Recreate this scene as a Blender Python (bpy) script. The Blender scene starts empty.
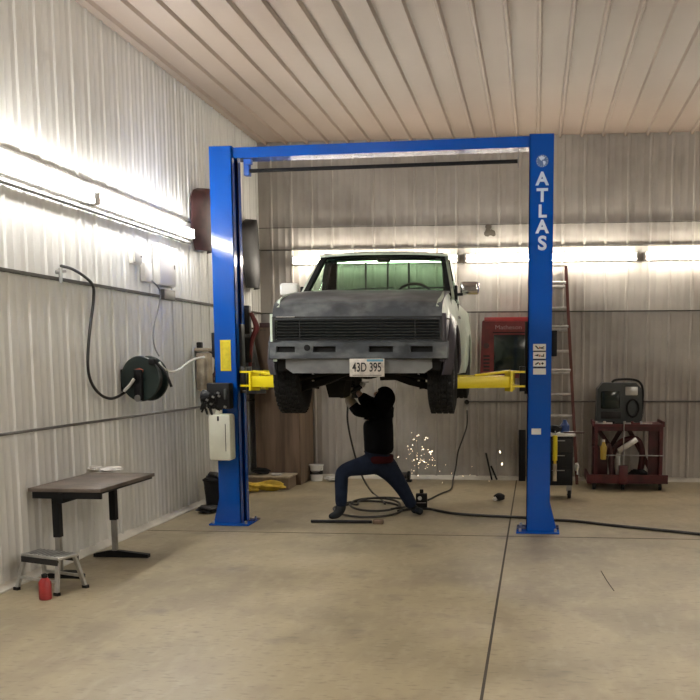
import bpy, bmesh, math, random
from mathutils import Vector, Matrix, Euler
random.seed(7)
sc = bpy.context.scene
COL = sc.collection
PI = math.pi

# ------------------------------------------------------------------ camera
YAW, PITCH, ROLL, FPX, PPX, PPY, CAMH = .1001, .1177, -.0019, 941.22, 440.9, 471.64, 1.7626
_cy, _sy, _cp, _sp, _cr, _sr = math.cos(YAW), math.sin(YAW), math.cos(PITCH), math.sin(PITCH), math.cos(ROLL), math.sin(ROLL)
FW = Vector((-_sy * _cp, _cy * _cp, -_sp)); RT = Vector((_cy, _sy, 0)); UP = RT.cross(FW)
R2 = RT * _cr + UP * _sr; U2 = UP * _cr - RT * _sr

def P(px, py, x=None, y=None, z=None):
    """point of the room seen at a photo position, on the plane x=, y= or z="""
    d = FW + R2 * ((px - PPX) / FPX) - U2 * ((py - PPY) / FPX)
    t = x / d.x if x is not None else (y / d.y if y is not None else (z - CAMH) / d.z)
    return Vector((d.x * t, d.y * t, CAMH + d.z * t))

cd = bpy.data.cameras.new('camera'); cam = bpy.data.objects.new('camera', cd); COL.objects.link(cam)
cam.matrix_world = Matrix(((R2.x, U2.x, -FW.x, 0), (R2.y, U2.y, -FW.y, 0), (R2.z, U2.z, -FW.z, CAMH), (0, 0, 0, 1)))
cd.sensor_width = 36; cd.lens = FPX / 700 * 36
cd.shift_x = -(PPX - 350) / 700; cd.shift_y = (PPY - 350) / 700
sc.camera = cam

# ------------------------------------------------------------------ materials
def mat(name, col, rough=.6, metal=0, var=.0, scale=4., col2=None, bump=0, spec=.5, stretch=None, emit=None, strength=0, coat=0, lo=.4, hi=.65, detail=5):
    m = bpy.data.materials.new(name); m.use_nodes = True
    nt = m.node_tree; b = nt.nodes['Principled BSDF']
    c = (*col, 1)
    b.inputs['Base Color'].default_value = c; b.inputs['Roughness'].default_value = rough
    b.inputs['Metallic'].default_value = metal; b.inputs['Specular IOR Level'].default_value = spec
    b.inputs['Coat Weight'].default_value = coat
    if emit: b.inputs['Emission Color'].default_value = (*emit, 1); b.inputs['Emission Strength'].default_value = strength
    if col2 or var or bump:
        tc = nt.nodes.new('ShaderNodeTexCoord'); mp = nt.nodes.new('ShaderNodeMapping'); nz = nt.nodes.new('ShaderNodeTexNoise')
        nt.links.new(tc.outputs['Object'], mp.inputs[0]); nt.links.new(mp.outputs[0], nz.inputs['Vector'])
        if stretch: mp.inputs['Scale'].default_value = stretch
        nz.inputs['Scale'].default_value = scale; nz.inputs['Detail'].default_value = detail
        if col2 is None: col2 = tuple(v * (1 - var) for v in col)
        rp = nt.nodes.new('ShaderNodeValToRGB'); rp.color_ramp.elements[0].position = lo; rp.color_ramp.elements[1].position = hi
        rp.color_ramp.elements[0].color = c; rp.color_ramp.elements[1].color = (*col2, 1)
        nt.links.new(nz.outputs['Fac'], rp.inputs[0]); nt.links.new(rp.outputs[0], b.inputs['Base Color'])
        if bump:
            bp = nt.nodes.new('ShaderNodeBump'); bp.inputs['Strength'].default_value = bump; bp.inputs['Distance'].default_value = .01
            nt.links.new(nz.outputs['Fac'], bp.inputs['Height']); nt.links.new(bp.outputs[0], b.inputs['Normal'])
    return m

def glass(name, tint, gl=.12, rough=.02):
    m = bpy.data.materials.new(name); m.use_nodes = True; nt = m.node_tree; nt.nodes.clear()
    o = nt.nodes.new('ShaderNodeOutputMaterial'); t = nt.nodes.new('ShaderNodeBsdfTransparent'); g = nt.nodes.new('ShaderNodeBsdfGlossy'); x = nt.nodes.new('ShaderNodeMixShader')
    t.inputs[0].default_value = (*tint, 1); g.inputs['Roughness'].default_value = rough; x.inputs[0].default_value = gl
    nt.links.new(t.outputs[0], x.inputs[1]); nt.links.new(g.outputs[0], x.inputs[2]); nt.links.new(x.outputs[0], o.inputs[0])
    return m

def layered(name, base, layers, rough=.5, rough2=None, metal=0, bump=0, spec=.5):
    """base colour with stains: each layer = (colour, noise scale, lo, hi, stretch, strength)"""
    m = bpy.data.materials.new(name); m.use_nodes = True; nt = m.node_tree; b = nt.nodes['Principled BSDF']
    b.inputs['Roughness'].default_value = rough; b.inputs['Metallic'].default_value = metal; b.inputs['Specular IOR Level'].default_value = spec
    tc = nt.nodes.new('ShaderNodeTexCoord'); cur = None
    for k, (c, s, lo, hi, st, amt) in enumerate(layers):
        mp = nt.nodes.new('ShaderNodeMapping'); mp.inputs['Scale'].default_value = st; mp.inputs['Location'].default_value = (k * 3.1, k * 1.7, k * 5.3)
        nz = nt.nodes.new('ShaderNodeTexNoise'); nz.inputs['Scale'].default_value = s; nz.inputs['Detail'].default_value = 6
        nt.links.new(tc.outputs['Object'], mp.inputs[0]); nt.links.new(mp.outputs[0], nz.inputs['Vector'])
        mr = nt.nodes.new('ShaderNodeMapRange'); mr.inputs['From Min'].default_value = lo; mr.inputs['From Max'].default_value = hi; mr.inputs['To Max'].default_value = amt
        nt.links.new(nz.outputs['Fac'], mr.inputs['Value'])
        mx = nt.nodes.new('ShaderNodeMix'); mx.data_type = 'RGBA'
        nt.links.new(mr.outputs[0], mx.inputs['Factor'])
        if cur is None: mx.inputs['A'].default_value = (*base, 1)
        else: nt.links.new(cur, mx.inputs['A'])
        mx.inputs['B'].default_value = (*c, 1); cur = mx.outputs['Result']
        if bump and k == 0:
            bp = nt.nodes.new('ShaderNodeBump'); bp.inputs['Strength'].default_value = bump; bp.inputs['Distance'].default_value = .01
            nt.links.new(nz.outputs['Fac'], bp.inputs['Height']); nt.links.new(bp.outputs[0], b.inputs['Normal'])
    nt.links.new(cur, b.inputs['Base Color'])
    return m

M = {}
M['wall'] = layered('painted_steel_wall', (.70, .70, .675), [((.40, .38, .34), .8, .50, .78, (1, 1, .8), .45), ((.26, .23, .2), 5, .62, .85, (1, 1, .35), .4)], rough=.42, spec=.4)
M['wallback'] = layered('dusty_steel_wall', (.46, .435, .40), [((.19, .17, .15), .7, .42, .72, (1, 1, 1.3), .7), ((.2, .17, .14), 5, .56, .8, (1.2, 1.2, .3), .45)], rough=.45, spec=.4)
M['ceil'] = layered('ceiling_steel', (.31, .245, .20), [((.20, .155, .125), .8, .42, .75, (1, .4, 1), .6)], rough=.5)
M['floor'] = layered('stained_concrete', (.345, .288, .182), [((.17, .14, .09), .9, .44, .68, (1, 1, 1), .7), ((.2, .155, .11), 3.5, .5, .75, (1, .6, 1), .5), ((.50, .44, .33), 14, .5, .8, (1, .4, 1), .28), ((.12, .10, .07), 22, .56, .72, (.6, 1.6, 1), .5), ((.13, .11, .09), 1.7, .62, .72, (1, 1, 1), .6)], rough=.42, bump=.12)
M['dark'] = mat('black_rubber', (.007, .007, .008), .6, spec=.25)
M['blackmetal'] = mat('black_metal', (.010, .010, .011), .4, .3, spec=.3)
M['blue'] = mat('blue_enamel', (.001, .068, .38), .09, 0, spec=.55)
M['bluedark'] = mat('blue_enamel_bracket', (.004, .08, .42), .4)
M['yellow'] = mat('yellow_enamel', (.74, .60, .012), .35)
M['steel'] = mat('bare_steel', (.45, .45, .44), .35, .9, var=.3, scale=8)
M['alu'] = mat('aluminium', (.6, .6, .58), .35, .8, var=.25, scale=10)
M['white'] = mat('white_plastic', (.75, .75, .72), .5)
M['tank'] = mat('translucent_white_tank', (.72, .73, .62), .45, var=.12, scale=5)
M['tube'] = mat('fluorescent_tube', (1, 1, 1), .3, emit=(1.0, .91, .77), strength=62)
M['tubeL'] = mat('cool_fluorescent_tube', (1, 1, 1), .3, emit=(1.0, .98, .94), strength=90)
M['tubeFill'] = mat('fill_fluorescent_tube', (1, 1, 1), .3, emit=(1.0, .93, .82), strength=95)  # tubes of the unseen, added fill lights
M['wallfar'] = layered('dusty_tan_wall', (.34, .31, .27), [((.24, .21, .18), 1.1, .40, .72, (1, 1, .5), .7)], rough=.6)
M['housing'] = mat('white_enamel_housing', (.72, .70, .66), .4)
M['conduit'] = mat('grey_conduit', (.12, .115, .11), .5, .5)
M['seam'] = mat('dirty_seam', (.07, .065, .055), .7)
M['base'] = mat('pale_base_angle', (.72, .69, .62), .5, var=.3, scale=2)
M['red'] = mat('dark_red_paint', (.17, .016, .018), .45, var=.5, scale=5)
M['cartred'] = mat('cart_red_paint', (.09, .010, .013), .45, var=.5, scale=5)
M['redbright'] = mat('red_paint', (.36, .03, .03), .35, var=.35, scale=5)
M['maroon'] = mat('maroon_plastic', (.085, .032, .032), .45, var=.5, scale=6)
M['charcoal'] = mat('charcoal_plastic', (.028, .026, .026), .5, spec=.3, var=.5, scale=6)
M['hose'] = mat('black_hose', (.012, .011, .01), .5)
M['hosewhite'] = mat('pale_hose', (.55, .55, .52), .45)
M['cord'] = mat('grey_cord', (.2, .2, .2), .6)
M['primer'] = layered('grey_primer', (.046, .054, .064), [((.15, .165, .17), 3.4, .47, .66, (1, 1, 1.8), .85), ((.022, .024, .028), 5, .5, .68, (1, 1, 1.4), .8)], rough=.38)
M['primerlight'] = layered('light_grey_primer', (.19, .20, .20), [((.09, .09, .095), 4, .45, .7, (1, 1, 1), .8)], rough=.5)
M['pale'] = layered('pale_green_white_paint', (.52, .60, .50), [((.30, .38, .33), 6, .5, .75, (1, 1, 1), .5), ((.16, .2, .2), 11, .6, .75, (1, 1, 1), .6)], rough=.35)
M['primerpurple'] = mat('dark_violet_grey_primer', (.04, .035, .046), .4, var=.5, scale=5)
M['grille'] = mat('black_grille', (.006, .007, .008), .6)
M['slat'] = mat('grille_slat', (.028, .032, .036), .3)
M['tyre'] = mat('tyre_rubber', (.013, .013, .013), .8, spec=.2, bump=.3, scale=30)
M['under'] = mat('oily_underbody', (.010, .009, .008), .8, spec=.2, var=.4, scale=8)
M['glassclear'] = glass('windscreen_glass', (.86, .93, .88), .05)
M['glassgreen'] = glass('green_tinted_glass', (.50, .62, .54), .10)
M['chrome'] = mat('chrome', (.75, .75, .76), .12, 1)
M['cabin'] = mat('dark_cabin_trim', (.008, .009, .009), .85, spec=.2)
M['platewhite'] = mat('plate_face', (.62, .58, .52), .4, var=.3, scale=22)
M['plateblue'] = mat('plate_blue_band', (.10, .28, .40), .4)
M['ink'] = mat('black_ink', (.01, .01, .012), .5)
M['wood'] = mat('worn_brown_board', (.17, .11, .07), .6, var=.5, scale=2, stretch=(6, 6, .5))
M['woodlight'] = mat('light_brown_board', (.19, .13, .085), .6, var=.3, scale=2, stretch=(6, 6, .5))
M['tabletop'] = mat('brown_table_laminate', (.14, .11, .088), .55, var=.5, scale=6)
M['skin'] = mat('skin', (.42, .26, .18), .55)
M['jacket'] = mat('black_jacket_cloth', (.003, .003, .004), .95, spec=.1, bump=.2, scale=25)
M['jeans'] = mat('dark_blue_denim', (.012, .018, .036), .9, spec=.15, var=.35, scale=9)
M['boot'] = mat('dark_leather', (.010, .012, .014), .7, spec=.25)
M['glove'] = mat('tan_work_glove', (.24, .215, .17), .8, var=.3, scale=18)
M['hair'] = mat('dark_hair', (.008, .007, .006), .8)
M['redcloth'] = mat('dark_red_cloth', (.035, .005, .006), .9, spec=.1)
M['spark'] = mat('spark', (1, .8, .5), .4, emit=(1, .82, .58), strength=6)
M['yelcloth'] = mat('yellow_cloth', (.62, .42, .04), .75, var=.4, scale=9)
M['ragwhite'] = mat('white_rag', (.68, .66, .62), .8, var=.2, scale=12)
M['bluepl'] = mat('blue_plastic', (.02, .06, .22), .4)
M['screen'] = mat('dark_glass_panel', (.008, .016, .014), .15)
M['orange'] = mat('orange_red_label', (.35, .10, .06), .5)
M['letter'] = mat('pale_blue_white_decal', (.62, .72, .88), .5)
M['greytext'] = mat('grey_decal', (.30, .2, .2), .5)
M['tan'] = mat('tan_filter_body', (.46, .38, .27), .55, var=.45, scale=7)
M['graypl'] = mat('grey_machine_plastic', (.045, .054, .055), .45, var=.3, scale=5)
M['fibre'] = mat('red_brown_fibreglass', (.13, .032, .024), .5, var=.3, scale=5)
M['stain'] = mat('soot_stain', (.09, .075, .06), .8)
M['jointm'] = mat('concrete_joint', (.05, .04, .03), .9)

# ------------------------------------------------------------------ mesh helpers
class MB:
    def __init__(s): s.bm = bmesh.new()
    def box(s, c, d, rot=None, bevel=0, seg=2):
        r = bmesh.ops.create_cube(s.bm, size=1)['verts']
        bmesh.ops.scale(s.bm, vec=d, verts=r)
        if bevel:
            ed = list({e for v in r for e in v.link_edges})
            o = bmesh.ops.bevel(s.bm, geom=ed, offset=bevel, segments=seg, affect='EDGES', profile=.5)
            r = list({v for f in o['faces'] for v in f.verts} | {v for v in r if v.is_valid})
        if rot is not None: bmesh.ops.rotate(s.bm, cent=(0, 0, 0), matrix=Euler(rot).to_matrix(), verts=r)
        bmesh.ops.translate(s.bm, vec=c, verts=r); return s
    def bx(s, x0, x1, y0, y1, z0, z1, bevel=0):
        return s.box(((x0 + x1) / 2, (y0 + y1) / 2, (z0 + z1) / 2), (abs(x1 - x0), abs(y1 - y0), abs(z1 - z0)), bevel=bevel)
    def tube(s, pts, rad, n=10, smooth=True, cap=True, sub=6):
        pts = [Vector(p) for p in pts]; rads = rad if isinstance(rad, (list, tuple)) else [rad] * len(pts)
        if smooth and len(pts) > 2:
            q = []; rr = []
            for i in range(len(pts) - 1):
                p0 = pts[max(i - 1, 0)]; p1 = pts[i]; p2 = pts[i + 1]; p3 = pts[min(i + 2, len(pts) - 1)]
                for k in range(sub):
                    t = k / sub
                    q.append(.5 * ((2 * p1) + (p2 - p0) * t + (2 * p0 - 5 * p1 + 4 * p2 - p3) * t * t + (3 * p1 - p0 - 3 * p2 + p3) * t ** 3)); rr.append(rads[i] * (1 - t) + rads[i + 1] * t)
            q.append(pts[-1]); rr.append(rads[-1]); pts, rads = q, rr
        rings = []; up = None
        for i, p in enumerate(pts):
            d = (pts[min(i + 1, len(pts) - 1)] - pts[max(i - 1, 0)])
            d = d.normalized() if d.length > 1e-9 else Vector((0, 0, 1))
            if up is None: up = d.orthogonal().normalized()
            up = (up - d * up.dot(d)); up = up.normalized() if up.length > 1e-6 else d.orthogonal().normalized()
            sd = d.cross(up)
            rings.append([s.bm.verts.new(p + (up * math.cos(2 * PI * k / n) + sd * math.sin(2 * PI * k / n)) * rads[i]) for k in range(n)])
        for a, b in zip(rings, rings[1:]):
            for k in range(n): s.bm.faces.new((a[k], a[(k + 1) % n], b[(k + 1) % n], b[k]))
        if cap:
            s.bm.faces.new(rings[0][::-1]); s.bm.faces.new(rings[-1])
        return s
    def cyl(s, a, b, r, n=16, r2=None): return s.tube([a, b], [r, r if r2 is None else r2], n, False)
    def lathe(s, prof, c, axis='z', n=28):
        """prof: list of (radius, height)"""
        rings = []
        for r, h in prof:
            ring = []
            for k in range(n):
                a = 2 * PI * k / n; u, v = r * math.cos(a), r * math.sin(a)
                p = {'z': (u, v, h), 'x': (h, u, v), 'y': (u, h, v)}[axis]
                ring.append(s.bm.verts.new(Vector(p) + Vector(c)))
            rings.append(ring)
        for a, b in zip(rings, rings[1:]):
            for k in range(n): s.bm.faces.new((a[k], a[(k + 1) % n], b[(k + 1) % n], b[k]))
        s.bm.faces.new(rings[0][::-1]); s.bm.faces.new(rings[-1]); return s
    def prism(s, poly, axis, a, b):
        """polygon extruded from a to b along axis ('x': poly is (y,z); 'y': (x,z); 'z': (x,y))"""
        def pt(u, v, w): return {'x': (w, u, v), 'y': (u, w, v), 'z': (u, v, w)}[axis]
        A = [s.bm.verts.new(pt(u, v, a)) for u, v in poly]; B = [s.bm.verts.new(pt(u, v, b)) for u, v in poly]
        s.bm.faces.new(A[::-1]); s.bm.faces.new(B); n = len(A)
        for k in range(n): s.bm.faces.new((A[k], A[(k + 1) % n], B[(k + 1) % n], B[k]))
        return s
    def sheet(s, grid, th, nrm=None):
        """a grid of points thickened by th along nrm (vector) """
        nrm = Vector(nrm); R = len(grid); Cn = len(grid[0])
        A = [[s.bm.verts.new(Vector(p)) for p in row] for row in grid]
        B = [[s.bm.verts.new(Vector(p) + nrm * th) for p in row] for row in grid]
        for i in range(R - 1):
            for j in range(Cn - 1):
                s.bm.faces.new((A[i][j], A[i][j + 1], A[i + 1][j + 1], A[i + 1][j])); s.bm.faces.new((B[i][j], B[i + 1][j], B[i + 1][j + 1], B[i][j + 1]))
        for j in range(Cn - 1):
            s.bm.faces.new((A[0][j], B[0][j], B[0][j + 1], A[0][j + 1])); s.bm.faces.new((A[-1][j], A[-1][j + 1], B[-1][j + 1], B[-1][j]))
        for i in range(R - 1):
            s.bm.faces.new((A[i][0], A[i + 1][0], B[i + 1][0], B[i][0])); s.bm.faces.new((A[i][-1], B[i][-1], B[i + 1][-1], A[i + 1][-1]))
        return s
    def blob(s, c, r, seed=0, amp=.25, sub=3):
        rnd = random.Random(seed); ph = [rnd.uniform(0, 6) for _ in range(9)]
        v = bmesh.ops.create_icosphere(s.bm, subdivisions=sub, radius=1)['verts']
        for q in v:
            p = q.co; k = 1 + amp * (math.sin(3 * p.x + ph[0]) * math.cos(4 * p.y + ph[1]) + .6 * math.sin(7 * p.z + ph[2] + 3 * p.x) + .4 * math.sin(9 * p.y + ph[3]))
            q.co = Vector((p.x * r[0] * k, p.y * r[1] * k, p.z * r[2] * k)) + Vector(c)
        return s
    def build(s, name, m, parent=None, smooth=True, loc=None):
        bmesh.ops.recalc_face_normals(s.bm, faces=s.bm.faces)
        me = bpy.data.meshes.new(name)
        if loc is not None: bmesh.ops.translate(s.bm, vec=-Vector(loc), verts=s.bm.verts)
        s.bm.to_mesh(me); s.bm.free()
        me.materials.append(M[m] if isinstance(m, str) else m)
        if smooth:
            try: me.shade_smooth(); me.set_sharp_from_angle(angle=math.radians(35))
            except Exception: pass
        o = bpy.data.objects.new(name, me); COL.objects.link(o)
        if loc is not None: o.location = loc
        if parent is not None:
            o.parent = parent
        return o

def tag(o, label=None, cat=None, group=None, kind=None):
    for k, v in (('label', label), ('category', cat), ('group', group), ('kind', kind)):
        if v: o[k] = v
    return o
def empty(name, loc, label, cat, group=None, rz=0):
    o = bpy.data.objects.new(name, None); COL.objects.link(o); o.location = loc; o.rotation_euler = (0, 0, rz); o.empty_display_size = .1
    return tag(o, label, cat, group)
def part(mb, name, m, root, wrap=True, label=None):
    """mesh given in world coordinates, parented under root (or a part of it) without moving"""
    o = mb.build(name, m, None)
    top = root; off = Vector((0, 0, 0))
    while top is not None: off += Vector(top.location); top = top.parent
    o.data.transform(Matrix.Translation(-off)); o.parent = root
    if label: o['label'] = label
    return o
def lpart(mb, name, m, root, label=None):
    o = mb.build(name, m, root)
    if label: o['label'] = label
    return o
def struct(mb, name, m): return tag(mb.build(name, m), kind='structure')
def text_mesh(txt, size, depth, loc, rot=(PI / 2, 0, 0), bold=0.0, sx=1., name='lettering', m='ink'):
    cu = bpy.data.curves.new(name, 'FONT'); cu.body = txt; cu.size = size; cu.extrude = depth; cu.align_x = 'CENTER'; cu.align_y = 'CENTER'; cu.offset = bold
    t = bpy.data.objects.new(name, cu); COL.objects.link(t)
    bpy.context.view_layer.update()
    me = bpy.data.meshes.new_from_object(t.evaluated_get(bpy.context.evaluated_depsgraph_get()))
    bpy.data.objects.remove(t)
    me.transform(Matrix.Translation(loc) @ Euler(rot).to_matrix().to_4x4() @ Matrix.Diagonal((sx, 1, 1, 1)))
    me.materials.clear(); me.materials.append(M[m])
    o = bpy.data.objects.new(name, me); COL.objects.link(o); return o
def adopt(o, root, local=False):
    top = root; off = Vector((0, 0, 0))
    while top is not None: off += Vector(top.location); top = top.parent
    if not local: o.data.transform(Matrix.Translation(-off))
    o.parent = root; return o

# ------------------------------------------------------------------ room
XL, YB, H, XR, YF = -4.09, 13.893, 4.927, 8.5, -4.0
def ribbed(a0, a1, first, sp, place, length, name, m, minor=True, rh=.014, rw=.026):
    """one ribbed steel sheet: profile along a, ribs rising into the room"""
    prof = [(a0, 0)]
    k = math.ceil((a0 + .1 - first) / sp); a = first + k * sp
    while a < a1 - .1:
        prof += [(a - rw, 0), (a - rw * .45, rh), (a + rw * .45, rh), (a + rw, 0)]
        for f in (.333, .667) if minor else ():
            q = a + sp * f
            if q < a1 - .1: prof += [(q - .014, 0), (q - .006, .005), (q + .006, .005), (q + .014, 0)]
        a += sp
    prof.append((a1, 0))
    mb = MB(); V = []
    for q, h in prof: V.append([mb.bm.verts.new(place(q, h, t)) for t in length])
    for p, q in zip(V, V[1:]):
        for i in range(len(length) - 1): mb.bm.faces.new((p[i], q[i], q[i + 1], p[i + 1]))
    # flat backing so that the sheet has a body
    b = [mb.bm.verts.new(place(q, -.08, t)) for q, t in ((a0, length[0]), (a1, length[0]), (a1, length[-1]), (a0, length[-1]))]
    mb.bm.faces.new(b)
    return struct(mb, name, m)
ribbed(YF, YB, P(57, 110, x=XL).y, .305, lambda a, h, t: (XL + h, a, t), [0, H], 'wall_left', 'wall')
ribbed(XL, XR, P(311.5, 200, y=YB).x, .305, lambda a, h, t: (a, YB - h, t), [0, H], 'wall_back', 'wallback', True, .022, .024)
ribbed(YF, YB, .1, .305, lambda a, h, t: (XR - h, a, t), [0, H], 'wall_right', 'wallfar')
ribbed(XL, XR, .1, .305, lambda a, h, t: (a, YF + h, t), [0, H], 'wall_front', 'wallfar')
ribbed(XL, XR, P(538.6, 120, z=H).x, .305, lambda a, h, t: (a, t, H - h), [YF, YB], 'ceiling', 'ceil', False, .038, .028)
struct(MB().bx(XL, XR, YF, YB, -.1, 0), 'floor', 'floor')
# sheet laps, base angles, pipes, joints
n_tr = 1
def trim(mb, m):
    global n_tr
    struct(mb, 'trim_%d' % n_tr, m); n_tr += 1
for z in (2.46,):
    trim(MB().bx(XL, XL + .034, YF, YB, z - .013, z + .013), 'seam'); trim(MB().bx(XL, XR, YB - .034, YB, z - .008, z + .008), 'seam')
trim(MB().bx(XL, XL + .03, YF, YB, 3.375, 3.39), 'seam'); trim(MB().bx(XL, XR, YB - .032, YB, 3.375, 3.39), 'seam')
trim(MB().bx(XL, XR, YB - .026, YB, 3.70, 3.706), 'seam')
trim(MB().tube([(XL + .05, 2, 1.207), (XL + .05, YB - .06, 1.207)], .012, 8, False), 'conduit')
trim(MB().tube([(-1.0, YB - .05, 1.16), (4, YB - .05, 1.175)], .012, 8, False), 'conduit')
trim(MB().tube([(XL + .05, .5, 3.10), (XL + .05, 10.9, 3.13)], .02, 8, False), 'conduit')
struct(MB().prism([(XL, 0), (XL + .05, 0), (XL + .05, .012), (XL + .014, .05), (XL, .06)], 'y', YF, YB), 'baseboard_left', 'base')
struct(MB().prism([(YB, 0), (YB - .05, 0), (YB - .05, .012), (YB - .03, .05), (YB, .06)], 'x', XL, XR), 'baseboard_back', 'base')
j = P(430, 535, z=0)
trim(MB().bx(-.275, -.258, YF, YB - .06, 0, .0015), 'jointm')
trim(MB().bx(XL + .06, XR, j.y - .008, j.y + .008, 0, .0016), 'jointm')

c0 = P(601, 571, z=0); c1 = P(607, 581, z=0); c2 = P(614, 591, z=0)
trim(MB().tube([(c0.x, c0.y, .0005), (c1.x, c1.y, .0005), (c2.x, c2.y, .0005)], .004, 5), 'jointm')
# ------------------------------------------------------------------ fluorescent fixtures
def fixture(p0, p1, out, z, tm, label):
    """strip light between p0 and p1 (2-D), 'out' points from the wall"""
    a = Vector((*p0, z)); b = Vector((*p1, z)); o = Vector((*out, 0)); d = (b - a).normalized()
    c = (a + b) / 2 + o * .036
    root = empty('fluorescent_light', c, label, 'light', 'fluorescent strip lights along the walls')
    L = (b - a).length
    along_y = abs(d.y) > .5
    def dim(l, w, h): return (w, l, h) if along_y else (l, w, h)
    mb = MB(); mb.box((0, 0, 0), dim(L - .01, .06, .10), bevel=.008); lpart(mb, 'housing', 'housing', root)
    for s in (-1, 1):
        mb = MB(); mb.box(d * s * (L / 2 - .02) + o * .055, dim(.03, .06, .11), bevel=.005); lpart(mb, 'end_cap', 'housing', root)
    for dz in (.03, -.03):
        mb = MB(); q = o * .062 + Vector((0, 0, dz)); mb.cyl(-d * (L / 2 - .035) + q, d * (L / 2 - .035) + q, .019, 12); lpart(mb, 'fluorescent_tube', tm, root)
for k in range(4):
    y1 = 10.86 - 2.49 * k
    lb = ['farthest fluorescent strip light on the left wall, beside the maroon panel', 'second fluorescent strip light on the left wall, running out of view',
          'third fluorescent strip light along the left wall', 'nearest fluorescent strip light on the left wall behind the viewer'][k]
    fixture((XL + .010, y1 - 2.44), (XL + .010, y1), (1, 0), 3.225, 'tubeL', lb)
xs = P(293, 258, y=YB).x
for k in range(3):
    lb = ['fluorescent strip light on the back wall, behind the truck cab', 'fluorescent strip light on the back wall, behind the blue column and ladder top',
          'fluorescent strip light on the back wall, farthest right'][k]
    x0 = xs + k * 2.545
    fixture((x0, YB - .010), (x0 + 2.47, YB - .010), (0, -1), 3.22, 'tube', lb)
for k, y0 in enumerate((-2.5, 1.5, 5.5)):  # unseen fixtures added to brighten the right and front of the shop
    fixture((XR - .010, y0), (XR - .010, y0 + 2.44), (-1, 0), 3.2, 'tubeFill', ['rear', 'middle', 'front'][k] + ' added fluorescent fill light on the right wall, out of view')

def ceiling_fill_light(x, y0, label):  # unseen ceiling strips added as fill for the floor and lower walls
    root = empty('fluorescent_light', (x, y0 + 1.22, H - .055), label, 'light', 'added fill strip lights on the ceiling over the front bay')
    lpart(MB().box((0, 0, 0), (.14, 2.43, .06), bevel=.008), 'housing', 'housing', root)
    for s in (-1, 1):
        lpart(MB().box((0, s * 1.2, -.05), (.15, .03, .07), bevel=.005), 'end_cap', 'housing', root)
        lpart(MB().cyl((s * .035, -1.185, -.055), (s * .035, 1.185, -.055), .019, 12), 'fluorescent_tube', 'tubeFill', root)
for k, (x_, y_) in enumerate(((3.6, -1.2), (3.6, 1.6), (3.6, 4.4))):
    ceiling_fill_light(x_, y_, 'added ceiling fill light over the front bay, ' + ('rearmost', 'middle one', 'closest to the lift')[k])
# ------------------------------------------------------------------ two-post lift
LX0, LX1, RX0, RX1 = -3.385, -3.145, -.084, .156
YLc, YRc, HL = 9.76, 9.58, 3.95
lift = empty('two_post_lift', (-1.6, 9.8, 0), 'blue two-post vehicle lift with yellow arms, holding up the truck', 'car lift')
def column(x0, x1, y0, inner):
    d = .29
    mb = MB()
    mb.bx(x0, x1, y0, y0 + .012, 0.02, HL)                     # front plate
    mb.bx(x0, x1, y0 + d - .012, y0 + d, 0.02, HL)
    xo0, xo1 = (x0, x0 + .012) if inner > 0 else (x1 - .012, x1)
    mb.bx(xo0, xo1, y0, y0 + d, 0.02, HL)
    xi0, xi1 = (x1 - .012, x1) if inner > 0 else (x0, x0 + .012)
    mb.bx(xi0, xi1, y0, y0 + .085, 0.02, HL); mb.bx(xi0, xi1, y0 + d - .085, y0 + d, 0.02, HL)
    mb.bx(x0, x1, y0, y0 + d, HL, HL + .012)
    c = part(mb, 'column', 'blue', lift)
    s = -inner
    xo = x0 if inner > 0 else x1
    for yy in (y0 + .01, y0 + d - .02): part(MB().prism([(xo, .02), (xo + s * .07, .02), (xo, .30)], 'y', yy, yy + .012), 'gusset', 'blue', lift)
    mb = MB(); mb.bx(x0 - (.10 if inner > 0 else .10), x1 + .10, y0 - .07, y0 + d + .08, 0.001, .02, bevel=.003)
    bp = part(mb, 'base_plate', 'blue', lift)
    for bx_, by_ in ((x0 - .06, y0 - .03), (x1 + .06, y0 - .03), (x0 - .06, y0 + d + .04), (x1 + .06, y0 + d + .04)):
        part(MB().cyl((bx_, by_, .02), (bx_, by_, .05), .014, 6), 'anchor_bolt', 'steel', bp)
    # carriage riding inside the slot
    cx = x1 if inner > 0 else x0
    mb = MB(); mb.bx(min(cx - inner * .10, cx + inner * .03), max(cx - inner * .10, cx + inner * .03), y0 + .09, y0 + d - .09, 1.42, 2.15, bevel=.006)
    mb.bx(min(cx + inner * .02, cx + inner * .08), max(cx + inner * .02, cx + inner * .08), y0 + .02, y0 + d - .02, 1.45, 1.70, bevel=.006)
    part(mb, 'carriage', 'blackmetal', lift)
    # lock release cover on the outside
    mb = MB(); mb.bx(min(xo, xo + s * .055), max(xo, xo + s * .055), y0 + .06, y0 + .2, 1.80, 2.06, bevel=.008); part(mb, 'lock_cover', 'dark', lift)
    return cx
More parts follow.
